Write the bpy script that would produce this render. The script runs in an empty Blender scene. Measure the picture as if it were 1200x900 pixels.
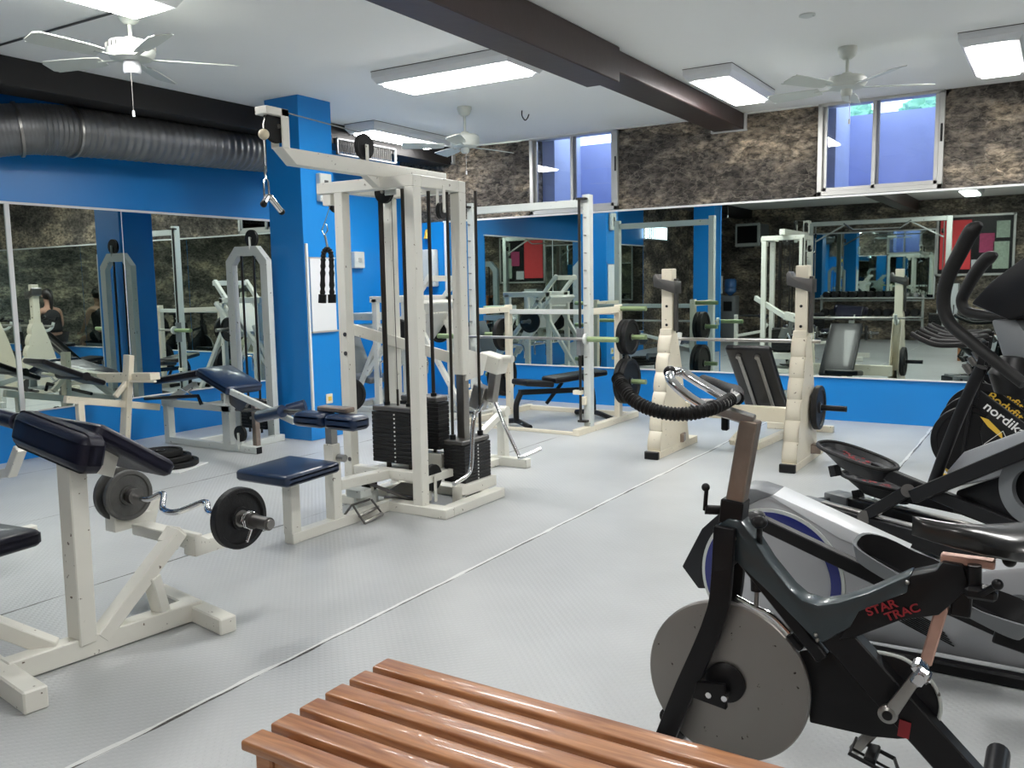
import bpy, bmesh, math, random
from mathutils import Vector, Matrix, noise
C = bpy.context.scene.collection
random.seed(4)
PI = math.pi
# ---------------------------------------------------------------- camera
CAMH = 1.4; FPX = 1023.02
Fv = Vector((-0.52979413, 0.84043759, -0.11394222)); Rv = Vector((0.84684591, 0.53157799, -0.01663885)); Uv = Vector((-0.04658526, 0.10530667, 0.99334804))
cd = bpy.data.cameras.new('camera'); cam = bpy.data.objects.new('camera', cd); C.objects.link(cam)
cd.sensor_width = 36; cd.sensor_fit = 'HORIZONTAL'; cd.lens = FPX * 36 / 1200; cd.clip_start = .05
mw = Matrix((Rv, Uv, -Fv)).transposed().to_4x4(); mw.translation = Vector((0, 0, CAMH)); cam.matrix_world = mw
bpy.context.scene.camera = cam
vs = bpy.context.scene.view_settings
vs.view_transform = 'Standard'; vs.look = 'None'; vs.gamma = 1; vs.use_curve_mapping = False
vs.exposure = 0.06
LAMP = 46           # strength of the fluorescent diffusers
SKY = 3.2
# ---------------------------------------------------------------- world (daylight outside the windows)
w = bpy.data.worlds.new('sky'); bpy.context.scene.world = w; w.use_nodes = True
bg = w.node_tree.nodes['Background']; bg.inputs[0].default_value = (.75, .88, 1, 1); bg.inputs[1].default_value = SKY

def pt(px, py, ax, v):
    """point of the room seen at a photo pixel, on the real plane x/y/z = v"""
    r = Fv + Rv * ((px - 600) / FPX) - Uv * ((py - 450) / FPX)
    o = Vector((0, 0, CAMH)); t = (v - o[ax]) / r[ax]
    return o + r * t
# ---------------------------------------------------------------- materials
def node(nt, t, **k):
    n = nt.nodes.new(t)
    for a, b in k.items():
        if a.startswith('i_'):
            n.inputs[int(a[2:]) if a[2:].isdigit() else a[2:]].default_value = b
        else: setattr(n, a, b)
    return n
def rgba(c): return (c[0], c[1], c[2], 1)
def srgb(r, g, b):
    f = lambda v: (v / 255 / 12.92) if v / 255 <= .04045 else ((v / 255 + .055) / 1.055) ** 2.4
    return (f(r), f(g), f(b))
def mat(name, col, rough=.5, metal=0., spec=.5, var=.0, vscale=8., bump=0., bscale=60., chips=None, coat=0.):
    m = bpy.data.materials.new(name); m.use_nodes = True; nt = m.node_tree; b = nt.nodes['Principled BSDF']
    b.inputs['Base Color'].default_value = rgba(col); b.inputs['Roughness'].default_value = rough
    b.inputs['Metallic'].default_value = metal; b.inputs['Specular IOR Level'].default_value = spec
    b.inputs['Coat Weight'].default_value = coat
    tc = node(nt, 'ShaderNodeTexCoord')
    src = None
    if var:
        n = node(nt, 'ShaderNodeTexNoise'); n.inputs['Scale'].default_value = vscale; n.inputs['Detail'].default_value = 6
        nt.links.new(tc.outputs['Object'], n.inputs['Vector'])
        mx = node(nt, 'ShaderNodeMix', data_type='RGBA'); mx.inputs[6].default_value = rgba([c * (1 - var) for c in col]); mx.inputs[7].default_value = rgba([min(1, c * (1 + var)) for c in col])
        nt.links.new(n.outputs['Fac'], mx.inputs[0]); src = mx.outputs[2]
    if chips:
        n = node(nt, 'ShaderNodeTexNoise'); n.inputs['Scale'].default_value = 38; n.inputs['Detail'].default_value = 3
        nt.links.new(tc.outputs['Object'], n.inputs['Vector'])
        r = node(nt, 'ShaderNodeValToRGB'); r.color_ramp.elements[0].position = .70; r.color_ramp.elements[1].position = .73
        nt.links.new(n.outputs['Fac'], r.inputs[0])
        mx = node(nt, 'ShaderNodeMix', data_type='RGBA'); mx.inputs[6].default_value = rgba(col); mx.inputs[7].default_value = rgba(chips)
        if src: nt.links.new(src, mx.inputs[6])
        nt.links.new(r.outputs[0], mx.inputs[0]); src = mx.outputs[2]
    if src: nt.links.new(src, b.inputs['Base Color'])
    if bump:
        n = node(nt, 'ShaderNodeTexNoise'); n.inputs['Scale'].default_value = bscale; n.inputs['Detail'].default_value = 4
        nt.links.new(tc.outputs['Object'], n.inputs['Vector'])
        bp = node(nt, 'ShaderNodeBump'); bp.inputs['Strength'].default_value = bump; bp.inputs['Distance'].default_value = .01
        nt.links.new(n.outputs['Fac'], bp.inputs['Height']); nt.links.new(bp.outputs[0], b.inputs['Normal'])
    return m
def emit(name, col, s):
    m = bpy.data.materials.new(name); m.use_nodes = True; b = m.node_tree.nodes['Principled BSDF']
    b.inputs['Base Color'].default_value = rgba(col); b.inputs['Emission Color'].default_value = rgba(col); b.inputs['Emission Strength'].default_value = s
    return m
WHITE = mat('white_paint', (.74, .73, .66), .38, var=.07, vscale=5, chips=(.12, .09, .06))
CREAM = mat('cream_paint', (.78, .72, .58), .42, var=.08, vscale=6, chips=(.12, .08, .05))
PALE = mat('pale_grey_paint', (.58, .61, .58), .35, var=.08, vscale=5, chips=(.1, .09, .08))
NAVY = mat('navy_vinyl', (.008, .022, .06), .28, bump=.12, bscale=300, coat=.25)
NAVYD = mat('dark_navy_vinyl', (.007, .007, .020), .4, spec=.35, bump=.12, bscale=300, coat=.08)
BVINYL = mat('black_vinyl', (.009, .009, .011), .34, spec=.35, bump=.1, bscale=300, coat=.12)
BLACK = mat('black_paint', (.008, .008, .009), .38, spec=.28, var=.2)
RUBBER = mat('black_rubber', (.008, .008, .008), .55, spec=.3, var=.2, bump=.15, bscale=200)
PLASTIC = mat('dark_grey_plastic', (.011, .012, .014), .42, spec=.32, var=.1, bump=.05, bscale=500)
IRON = mat('cast_iron', (.014, .014, .015), .48, .15, spec=.35, var=.3, vscale=20, bump=.2, bscale=90)
GIRON = mat('grey_iron', (.12, .12, .115), .55, .5, var=.35, vscale=25, bump=.25, bscale=80)
CHROME = mat('chrome', (.75, .75, .76), .14, 1.)
STEEL = mat('brushed_steel', (.36, .35, .33), .35, 1., var=.15, vscale=30)
DSTEEL = mat('dark_steel', (.14, .135, .13), .38, .8, var=.2, vscale=15)
BROWNST = mat('stained_steel', (.30, .24, .20), .34, .85, var=.3, vscale=18)
COPPER = mat('bare_pinkish_steel', (.62, .38, .30), .4, .5, var=.2, vscale=20)
ROD = mat('dark_guide_rod', (.05, .045, .04), .3, .7)
FLY = mat('flywheel_steel', (.30, .285, .27), .42, .9, var=.12, vscale=4, chips=(.05, .04, .035))
SILVER = mat('silver_plastic', (.42, .43, .45), .38, .35, var=.05, vscale=3)
WPLASTIC = mat('white_plastic', (.72, .74, .76), .3)
MIDGREY = mat('mid_grey_plastic', (.16, .17, .18), .4)
SLATE = mat('slate_painted_frame', (.042, .058, .066), .33, .3, coat=.3)
BLUEP = mat('deep_blue_plastic', (.012, .02, .16), .3, coat=.3)
RED = mat('red_print', (.27, .015, .022), .5)
YELLOW = mat('yellow_print', (.75, .48, .05), .5)
WPRINT = mat('white_print', (.8, .8, .78), .5)
TEALP = mat('teal_print', (.10, .35, .45), .5)
GREENP = mat('green_sleeve_paint', (.24, .32, .16), .45, .3, var=.2)
MAROON = mat('brown_beam_paint', (.045, .026, .024), .42, .1, var=.25, vscale=4, bump=.15, bscale=12)
DARKBEAM = mat('black_beam_paint', (.008, .007, .007), .6)
FANW = mat('fan_white', (.60, .63, .58), .4)
ALU = mat('aluminium_frame', (.50, .50, .48), .42, .5, var=.06)
BEAD = mat('wooden_stop_ball', (.72, .64, .46), .5)
BTRIM = mat('trim_white', (.72, .73, .72), .4, var=.05)
SKIN = mat('skin', (.42, .24, .17), .55); HAIR = mat('black_hair', (.012, .008, .007), .45); CLOTH = mat('black_cloth', (.01, .01, .012), .85)
BLUEW = mat('blue_wall_paint', srgb(15, 128, 206), .36, var=.05, vscale=2.2, bump=.1, bscale=18)
CEILM = mat('ceiling_paint', (.88, .89, .87), .8, var=.02, vscale=1.3, bump=.08, bscale=10)

def m_mirror():
    m = bpy.data.materials.new('mirror_glass'); m.use_nodes = True; b = m.node_tree.nodes['Principled BSDF']
    b.inputs['Base Color'].default_value = (.60, .68, .64, 1); b.inputs['Metallic'].default_value = 1; b.inputs['Roughness'].default_value = .012
    return m
MIRROR = m_mirror()
def m_glass():
    m = bpy.data.materials.new('window_glass'); m.use_nodes = True; nt = m.node_tree; nt.nodes.remove(nt.nodes['Principled BSDF'])
    o = nt.nodes['Material Output']; t = node(nt, 'ShaderNodeBsdfTransparent'); t.inputs[0].default_value = (.93, .94, .98, 1)
    g = node(nt, 'ShaderNodeBsdfGlossy'); g.inputs['Roughness'].default_value = .02; f = node(nt, 'ShaderNodeFresnel'); f.inputs[0].default_value = 1.5
    mx = node(nt, 'ShaderNodeMixShader'); nt.links.new(f.outputs[0], mx.inputs[0]); nt.links.new(t.outputs[0], mx.inputs[1]); nt.links.new(g.outputs[0], mx.inputs[2]); nt.links.new(mx.outputs[0], o.inputs[0])
    return m
GLASS = m_glass()
def m_wood():
    m = mat('teak_slat', (.36, .13, .05), .36, coat=.25); nt = m.node_tree; b = nt.nodes['Principled BSDF']
    tc = node(nt, 'ShaderNodeTexCoord'); mp = node(nt, 'ShaderNodeMapping'); mp.inputs['Scale'].default_value = (1.2, 14, 14)
    n = node(nt, 'ShaderNodeTexNoise'); n.inputs['Scale'].default_value = 5; n.inputs['Detail'].default_value = 8; n.inputs['Distortion'].default_value = .6
    r = node(nt, 'ShaderNodeValToRGB'); e = r.color_ramp.elements; e[0].position = .3; e[0].color = (.25, .09, .034, 1); e[1].position = .72; e[1].color = (.52, .24, .10, 1)
    nt.links.new(tc.outputs['Object'], mp.inputs[0]); nt.links.new(mp.outputs[0], n.inputs['Vector']); nt.links.new(n.outputs['Fac'], r.inputs[0]); nt.links.new(r.outputs[0], b.inputs['Base Color'])
    return m
WOOD = m_wood()
def m_stone():
    m = bpy.data.materials.new('rough_stone'); m.use_nodes = True; nt = m.node_tree; b = nt.nodes['Principled BSDF']; b.inputs['Roughness'].default_value = .85
    g = node(nt, 'ShaderNodeNewGeometry')
    mp = node(nt, 'ShaderNodeMapping'); mp.inputs['Scale'].default_value = (1, 1, 1.9); nt.links.new(g.outputs['Position'], mp.inputs[0])
    n1 = node(nt, 'ShaderNodeTexNoise'); n1.inputs['Scale'].default_value = 1.5; n1.inputs['Detail'].default_value = 5
    n2 = node(nt, 'ShaderNodeTexNoise'); n2.inputs['Scale'].default_value = 13; n2.inputs['Detail'].default_value = 10; n2.inputs['Roughness'].default_value = .7
    v = node(nt, 'ShaderNodeTexVoronoi', feature='DISTANCE_TO_EDGE'); v.inputs['Scale'].default_value = 5.5
    dn = node(nt, 'ShaderNodeTexNoise'); dn.inputs['Scale'].default_value = 3; dn.inputs['Detail'].default_value = 4
    va = node(nt, 'ShaderNodeVectorMath', operation='MULTIPLY_ADD'); va.inputs[1].default_value = (.5, .5, .5)
    for x in (n1, n2): nt.links.new(mp.outputs[0], x.inputs['Vector'])
    nt.links.new(mp.outputs[0], dn.inputs['Vector']); nt.links.new(dn.outputs['Color'], va.inputs[0]); nt.links.new(mp.outputs[0], va.inputs[2]); nt.links.new(va.outputs[0], v.inputs['Vector'])
    r1 = node(nt, 'ShaderNodeValToRGB'); e = r1.color_ramp.elements
    e[0].position = .36; e[0].color = (.075, .066, .058, 1); e[1].position = .64; e[1].color = (.44, .36, .27, 1)
    x = r1.color_ramp.elements.new(.48); x.color = (.16, .14, .12, 1); nt.links.new(n1.outputs['Fac'], r1.inputs[0])
    r2 = node(nt, 'ShaderNodeValToRGB'); e = r2.color_ramp.elements; e[0].position = .38; e[0].color = (.25, .25, .25, 1); e[1].position = .62; e[1].color = (1.7, 1.68, 1.6, 1); nt.links.new(n2.outputs['Fac'], r2.inputs[0])
    mx = node(nt, 'ShaderNodeMix', data_type='RGBA', blend_type='MULTIPLY'); mx.inputs[0].default_value = 1; nt.links.new(r1.outputs[0], mx.inputs[6]); nt.links.new(r2.outputs[0], mx.inputs[7])
    vc = node(nt, 'ShaderNodeTexVoronoi'); vc.inputs['Scale'].default_value = 5.5; nt.links.new(va.outputs[0], vc.inputs['Vector'])
    hs = node(nt, 'ShaderNodeMapRange'); hs.inputs[3].default_value = .62; hs.inputs[4].default_value = 1.35
    sp = node(nt, 'ShaderNodeSeparateColor'); nt.links.new(vc.outputs['Color'], sp.inputs[0]); nt.links.new(sp.outputs[0], hs.inputs[0])
    m3 = node(nt, 'ShaderNodeVectorMath', operation='SCALE'); nt.links.new(mx.outputs[2], m3.inputs[0]); nt.links.new(hs.outputs[0], m3.inputs['Scale'])
    ed = node(nt, 'ShaderNodeMapRange'); ed.inputs[1].default_value = .0; ed.inputs[2].default_value = .035; ed.inputs[3].default_value = .55; ed.inputs[4].default_value = 0; nt.links.new(v.outputs['Distance'], ed.inputs[0])
    m4 = node(nt, 'ShaderNodeMix', data_type='RGBA'); m4.inputs[7].default_value = (.30, .27, .22, 1); nt.links.new(ed.outputs[0], m4.inputs[0]); nt.links.new(m3.outputs[0], m4.inputs[6])
    nt.links.new(m4.outputs[2], b.inputs['Base Color'])
    ad = node(nt, 'ShaderNodeMath', operation='MULTIPLY_ADD'); ad.inputs[1].default_value = .35
    rr = node(nt, 'ShaderNodeMapRange'); rr.inputs[2].default_value = .09; nt.links.new(v.outputs['Distance'], rr.inputs[0])
    nt.links.new(rr.outputs[0], ad.inputs[0]); nt.links.new(n2.outputs['Fac'], ad.inputs[2])
    bp = node(nt, 'ShaderNodeBump'); bp.inputs['Strength'].default_value = .9; bp.inputs['Distance'].default_value = .05
    nt.links.new(ad.outputs[0], bp.inputs['Height']); nt.links.new(bp.outputs[0], b.inputs['Normal'])
    return m
STONE = m_stone()
def m_floor():
    m = bpy.data.materials.new('rubber_floor'); m.use_nodes = True; nt = m.node_tree; b = nt.nodes['Principled BSDF']
    L = nt.links.new
    g = node(nt, 'ShaderNodeNewGeometry'); sx = node(nt, 'ShaderNodeSeparateXYZ'); L(g.outputs['Position'], sx.inputs[0])
    n = node(nt, 'ShaderNodeTexNoise'); n.inputs['Scale'].default_value = 1.2; n.inputs['Detail'].default_value = 8; L(g.outputs['Position'], n.inputs['Vector'])
    r = node(nt, 'ShaderNodeValToRGB'); e = r.color_ramp.elements; e[0].position = .3; e[0].color = (.40, .415, .42, 1); e[1].position = .7; e[1].color = (.50, .515, .52, 1); L(n.outputs['Fac'], r.inputs[0])
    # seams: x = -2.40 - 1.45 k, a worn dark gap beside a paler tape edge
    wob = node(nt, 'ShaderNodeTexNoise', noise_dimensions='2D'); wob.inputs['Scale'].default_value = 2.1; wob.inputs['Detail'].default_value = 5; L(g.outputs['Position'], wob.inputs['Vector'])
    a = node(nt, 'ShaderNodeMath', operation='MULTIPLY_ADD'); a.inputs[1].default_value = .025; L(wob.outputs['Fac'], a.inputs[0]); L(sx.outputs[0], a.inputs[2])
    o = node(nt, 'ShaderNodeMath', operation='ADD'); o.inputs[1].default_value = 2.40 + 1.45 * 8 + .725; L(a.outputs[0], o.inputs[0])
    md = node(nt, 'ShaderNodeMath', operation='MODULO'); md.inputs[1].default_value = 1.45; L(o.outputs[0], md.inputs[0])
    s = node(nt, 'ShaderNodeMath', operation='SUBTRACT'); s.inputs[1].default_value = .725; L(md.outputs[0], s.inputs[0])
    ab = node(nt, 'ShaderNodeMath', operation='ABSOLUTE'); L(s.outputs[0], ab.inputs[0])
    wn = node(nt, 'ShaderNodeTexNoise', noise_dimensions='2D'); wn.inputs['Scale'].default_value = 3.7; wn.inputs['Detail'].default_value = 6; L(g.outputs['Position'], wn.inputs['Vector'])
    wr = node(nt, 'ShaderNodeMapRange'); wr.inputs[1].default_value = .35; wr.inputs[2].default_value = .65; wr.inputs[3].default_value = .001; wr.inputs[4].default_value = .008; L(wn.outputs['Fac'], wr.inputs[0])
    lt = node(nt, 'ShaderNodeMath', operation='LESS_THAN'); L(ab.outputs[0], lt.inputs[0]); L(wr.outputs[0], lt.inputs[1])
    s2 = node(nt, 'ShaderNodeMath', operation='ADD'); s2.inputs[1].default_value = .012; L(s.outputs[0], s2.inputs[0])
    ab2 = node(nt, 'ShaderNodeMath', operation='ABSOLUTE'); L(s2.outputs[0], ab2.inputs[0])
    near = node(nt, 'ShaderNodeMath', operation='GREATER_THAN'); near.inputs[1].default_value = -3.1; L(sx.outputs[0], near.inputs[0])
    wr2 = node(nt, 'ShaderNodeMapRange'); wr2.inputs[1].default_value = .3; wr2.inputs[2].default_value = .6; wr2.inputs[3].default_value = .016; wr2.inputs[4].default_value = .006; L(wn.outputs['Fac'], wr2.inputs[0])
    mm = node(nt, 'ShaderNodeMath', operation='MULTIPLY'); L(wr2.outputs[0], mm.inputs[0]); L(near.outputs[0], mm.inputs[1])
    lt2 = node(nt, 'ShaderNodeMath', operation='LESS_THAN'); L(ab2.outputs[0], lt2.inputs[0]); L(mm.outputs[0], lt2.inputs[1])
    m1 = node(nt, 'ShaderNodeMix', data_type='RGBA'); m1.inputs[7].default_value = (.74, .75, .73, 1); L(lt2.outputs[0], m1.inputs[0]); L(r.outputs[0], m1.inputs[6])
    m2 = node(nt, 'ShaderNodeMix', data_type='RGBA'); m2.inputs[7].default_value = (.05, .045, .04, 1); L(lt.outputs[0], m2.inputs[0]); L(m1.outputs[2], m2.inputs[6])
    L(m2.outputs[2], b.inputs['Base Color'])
    # raised tread pattern
    mp = node(nt, 'ShaderNodeMapping'); mp.inputs['Rotation'].default_value = (0, 0, PI / 4); mp.inputs['Scale'].default_value = (42, 42, 42); L(g.outputs['Position'], mp.inputs[0])
    ch = node(nt, 'ShaderNodeTexVoronoi'); ch.inputs['Scale'].default_value = 1; ch.inputs['Randomness'].default_value = 0; L(mp.outputs[0], ch.inputs['Vector'])
    rr = node(nt, 'ShaderNodeMapRange'); rr.inputs[1].default_value = .25; rr.inputs[2].default_value = .4; rr.inputs[3].default_value = 1; rr.inputs[4].default_value = 0; L(ch.outputs['Distance'], rr.inputs[0])
    bp = node(nt, 'ShaderNodeBump'); bp.inputs['Strength'].default_value = .3; bp.inputs['Distance'].default_value = .003; L(rr.outputs[0], bp.inputs['Height']); L(bp.outputs[0], b.inputs['Normal'])
    b.inputs['Roughness'].default_value = .36
    return m
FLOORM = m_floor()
def m_duct():
    m = mat('galvanised_duct', (.19, .195, .20), .45, .7, var=.3, vscale=9); return m
DUCT = m_duct()

# ---------------------------------------------------------------- mesh helpers
class MB:
    def __init__(s): s.bm = bmesh.new()
    def _add(s, verts, faces):
        v = [s.bm.verts.new(p) for p in verts]
        for f in faces:
            try: s.bm.faces.new([v[i] for i in f])
            except ValueError: pass
        return v
    def boxm(s, M, sz, bev=.004, seg=1):
        t = bmesh.new(); bmesh.ops.create_cube(t, size=1)
        for v in t.verts: v.co = Vector((v.co.x * sz[0], v.co.y * sz[1], v.co.z * sz[2]))
        bev = min(bev, min(sz) * .49)
        if bev > 0: bmesh.ops.bevel(t, geom=list(t.edges), offset=bev, segments=seg, profile=.5, affect='EDGES')
        s._merge(t, M); return s
    def _merge(s, t, M):
        t.verts.index_update(); d = {}
        for v in t.verts: d[v] = s.bm.verts.new(M @ v.co)
        for f in t.faces:
            try: s.bm.faces.new([d[v] for v in f.verts])
            except ValueError: pass
        t.free()
    def box(s, c, sz, bev=.004, rz=0, ry=0, rx=0, seg=1):
        M = Matrix.Translation(c) @ Matrix.Rotation(rz, 4, 'Z') @ Matrix.Rotation(ry, 4, 'Y') @ Matrix.Rotation(rx, 4, 'X')
        return s.boxm(M, sz, bev, seg)
    def bx(s, a, b, bev=.004, seg=1):
        a, b = Vector(a), Vector(b); return s.box((a + b) / 2, [abs(x) for x in (b - a)], bev, seg=seg)
    def beam(s, a, b, w=.05, h=None, up=(0, 0, 1), bev=.004, ext=0):
        a, b = Vector(a), Vector(b); d = (b - a); L = d.length + 2 * ext; d.normalize(); u = Vector(up)
        if abs(d.dot(u)) > .98: u = Vector((0, 1, 0))
        x = d.cross(u).normalized(); z = x.cross(d)
        M = Matrix((x, d, z)).transposed().to_4x4(); M.translation = (a + b) / 2
        return s.boxm(M, (w, L, h or w), bev)
    def tube(s, pts, r=.015, n=12, closed=False, smooth=0, cap=True):
        P = [Vector(p) for p in pts]
        if smooth: P = catmull(P, smooth, closed)
        rings = []; N = len(P); prev = None
        for i, p in enumerate(P):
            a = P[(i - 1) % N] if (closed or i > 0) else p; b = P[(i + 1) % N] if (closed or i < N - 1) else p
            d = (b - a).normalized()
            if prev is None:
                u = Vector((0, 0, 1)) if abs(d.z) < .9 else Vector((1, 0, 0)); x = d.cross(u).normalized()
            else: x = (prev - d * prev.dot(d)).normalized()
            prev = x; y = d.cross(x); rr = r(i / max(1, N - 1)) if callable(r) else r
            rings.append([s.bm.verts.new(p + (x * math.cos(t) + y * math.sin(t)) * rr) for t in [2 * PI * j / n for j in range(n)]])
        for i in range(N - (0 if closed else 1)):
            A, B = rings[i], rings[(i + 1) % N]
            for j in range(n): s.bm.faces.new([A[j], A[(j + 1) % n], B[(j + 1) % n], B[j]])
        if not closed and cap: s.bm.faces.new(rings[0][::-1]); s.bm.faces.new(rings[-1])
        return s
    def cyl(s, a, b, r, n=20): return s.tube([a, b], r, n)
    def lathe(s, c, ax, prof, n=40):
        """prof: list of (radius, offset along axis)"""
        c = Vector(c); d = Vector(ax).normalized(); u = Vector((0, 0, 1)) if abs(d.z) < .9 else Vector((1, 0, 0))
        x = d.cross(u).normalized(); y = d.cross(x); rings = []
        for r, o in prof:
            if r <= 1e-5: rings.append([s.bm.verts.new(c + d * o)])
            else: rings.append([s.bm.verts.new(c + d * o + (x * math.cos(t) + y * math.sin(t)) * r) for t in [2 * PI * j / n for j in range(n)]])
        for A, B in zip(rings, rings[1:]):
            for j in range(n):
                k = (j + 1) % n
                if len(A) == 1 and len(B) == 1: continue
                if len(A) == 1: s.bm.faces.new([A[0], B[k], B[j]])
                elif len(B) == 1: s.bm.faces.new([A[j], A[k], B[0]])
                else: s.bm.faces.new([A[j], A[k], B[k], B[j]])
        return s
    def prism(s, pts, d, bev=0.):
        """closed 3-D outline pushed along d"""
        t = bmesh.new(); P = [Vector(p) for p in pts]; d = Vector(d)
        A = [t.verts.new(p) for p in P]; B = [t.verts.new(p + d) for p in P]; n = len(P)
        t.faces.new(A); t.faces.new(B[::-1])
        for i in range(n): t.faces.new([A[i], B[i], B[(i + 1) % n], A[(i + 1) % n]])
        bmesh.ops.recalc_face_normals(t, faces=list(t.faces))
        if bev: bmesh.ops.bevel(t, geom=[e for e in t.edges if e.calc_face_angle(0) > .6], offset=bev, segments=2, profile=.5, affect='EDGES')
        s._merge(t, Matrix()); return s
    def sphere(s, c, r, n=12, sc=(1, 1, 1)):
        t = bmesh.new(); bmesh.ops.create_uvsphere(t, u_segments=n * 2, v_segments=n, radius=r)
        s._merge(t, Matrix.Translation(c) @ Matrix.Diagonal((*sc, 1))); return s
    def pad(s, M, sz, r=.02, crown=0.):
        """upholstered cushion: rounded box, optionally crowned on +z"""
        t = bmesh.new(); bmesh.ops.create_cube(t, size=1)
        bmesh.ops.subdivide_edges(t, edges=list(t.edges), cuts=3, use_grid_fill=True)
        for v in t.verts:
            x, y, z = v.co
            if crown and z > 0: z += crown / sz[2] * (1 - 4 * x * x) * (1 - 4 * y * y)
            v.co = Vector((x * sz[0], y * sz[1], z * sz[2]))
        ed = [e for e in t.edges if e.calc_face_angle(0) > .7]
        bmesh.ops.bevel(t, geom=ed, offset=min(r, min(sz) * .45), segments=3, profile=.5, affect='EDGES')
        s._merge(t, M); return s
    def build(s, name, m, root=None, smooth=True):
        bmesh.ops.recalc_face_normals(s.bm, faces=list(s.bm.faces))
        if root is not None:
            o0 = root.get('_o'); off = Vector(o0) if o0 else Vector(root.location)
            for v in s.bm.verts: v.co -= off
        me = bpy.data.meshes.new(name); s.bm.to_mesh(me); s.bm.free(); me.materials.append(m)
        if smooth:
            for p in me.polygons: p.use_smooth = True
            me.set_sharp_from_angle(angle=math.radians(35))
        o = bpy.data.objects.new(name, me); C.objects.link(o)
        if root is not None: o.parent = root; o['_o'] = list(off)
        return o
def catmull(P, k, closed=False):
    out = []; N = len(P)
    for i in range(N if closed else N - 1):
        g = lambda j: P[j % N] if closed else P[min(max(j, 0), N - 1)]
        p0, p1, p2, p3 = g(i - 1), g(i), g(i + 1), g(i + 2)
        for t in [q / k for q in range(k)]:
            out.append(.5 * ((2 * p1) + (p2 - p0) * t + (2 * p0 - 5 * p1 + 4 * p2 - p3) * t * t + (3 * p1 - p0 - 3 * p2 + p3) * t ** 3))
    if not closed: out.append(P[-1])
    return out
def tag(o, label=None, cat=None, group=None, kind=None):
    for k, v in (('label', label), ('category', cat), ('group', group), ('kind', kind)):
        if v: o[k] = v
    return o
def thing(name, loc, label, cat, group=None):
    o = bpy.data.objects.new(name, None); o.empty_display_size = .1; C.objects.link(o); o.location = loc; return tag(o, label, cat, group)
def solo(o, label, cat, group=None):
    """a thing that is one mesh: put its origin at its base"""
    me = o.data; xs = [v.co for v in me.vertices]
    c = Vector(((min(v.x for v in xs) + max(v.x for v in xs)) / 2, (min(v.y for v in xs) + max(v.y for v in xs)) / 2, min(v.z for v in xs)))
    for v in me.vertices: v.co -= c
    o.location = c; return tag(o, label, cat, group)
def lab(o, t): o['label'] = t; return o
def copy_tree(o, parent=None):
    c = o.copy(); C.objects.link(c); c.parent = parent
    for ch in list(o.children): copy_tree(ch, c)
    return c
def text(name, s, M, size, m, root, ext=.0008, align='LEFT', sx=1., bold=0.):
    cu = bpy.data.curves.new(name, 'FONT'); cu.body = s; cu.size = size; cu.extrude = ext; cu.align_x = align; cu.offset = bold
    t = bpy.data.objects.new(name, cu); C.objects.link(t); bpy.context.view_layer.update()
    me = bpy.data.meshes.new_from_object(t.evaluated_get(bpy.context.evaluated_depsgraph_get())); bpy.data.objects.remove(t)
    off = Vector(root.get('_o') or root.location)
    for v in me.vertices: v.co = M @ Vector((v.co.x * sx, v.co.y, v.co.z)) - off
    me.materials.clear(); me.materials.append(m); o = bpy.data.objects.new(name, me); C.objects.link(o); o.parent = root; o['_o'] = list(off); return o
def frame(o, x, y):
    x = Vector(x).normalized(); y = Vector(y); z = x.cross(y).normalized(); y = z.cross(x); M = Matrix((x, y, z)).transposed().to_4x4(); M.translation = Vector(o); return M
def plate_prof(r, t, hub=.025):
    return [(hub, 0), (hub + .02, 0), (hub + .022, t * .28), (r * .80, t * .28), (r * .84, 0), (r * .97, 0), (r, t * .12), (r, t * .88), (r * .97, t), (r * .84, t), (r * .80, t * .72), (hub + .022, t * .72), (hub + .02, t), (hub, t), (hub, 0)]
# ================================================================ THE ROOM
XL, XR, YF, YB, ZC = -7.33, 3.6, -3.4, 8.97, 3.08
def struct(mb, name, m): return tag(mb.build(name, m), kind='structure')
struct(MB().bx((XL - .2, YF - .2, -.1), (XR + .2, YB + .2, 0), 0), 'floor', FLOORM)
struct(MB().bx((XL - .2, YF - .2, ZC), (XR + .2, YB + .3, ZC + .15), 0), 'ceiling', CEILM)
struct(MB().bx((XL - .2, 1.15, 0), (XL, YB + .2, ZC), 0), 'wall_left', BLUEW)
struct(MB().bx((XL - .2, YF - .2, 0), (XL, 1.15, ZC), 0), 'wall_left_rear', STONE)
def stone_grid(mb, o, u, v, nrm, W, H, step=.06, amp=.035):
    """displaced face of rough masonry (outline kept flat) with a flat back"""
    o, u, v, nrm = Vector(o), Vector(u), Vector(v), Vector(nrm)
    nu, nv = max(2, int(W / step)), max(2, int(H / step)); g = []
    for i in range(nu + 1):
        row = []
        for j in range(nv + 1):
            p = o + u * (W * i / nu) + v * (H * j / nv)
            edge = min(1, min(i, nu - i, j, nv - j) / 1.0)
            d = (noise.fractal(Vector((p.x * 2.6, p.y * 2.6, p.z * 4.2)), 1, 2, 4) * .5 + .45) * amp * edge
            row.append(mb.bm.verts.new(p + nrm * max(0, d)))
        g.append(row)
    for i in range(nu):
        for j in range(nv): mb.bm.faces.new([g[i][j], g[i + 1][j], g[i + 1][j + 1], g[i][j + 1]])
ZM = 2.19
struct(MB().bx((XL, YB, 0), (XR + .2, YB + .2, ZM), 0), 'wall_back', BLUEW)
WIN = [(-5.36, -4.23), (-2.09, -.98)]
WT = 3.07
mb = MB(); xs = [XL, WIN[0][0], WIN[0][1], WIN[1][0], WIN[1][1], XR]
for a, b in ((xs[0], xs[1]), (xs[2], xs[3]), (xs[4], xs[5])):
    mb.bx((a, YB + .03, ZM), (b, YB + .3, ZC), 0); stone_grid(mb, (a, YB + .03, ZM), (1, 0, 0), (0, 0, 1), (0, -1, 0), b - a, ZC - ZM)
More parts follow.
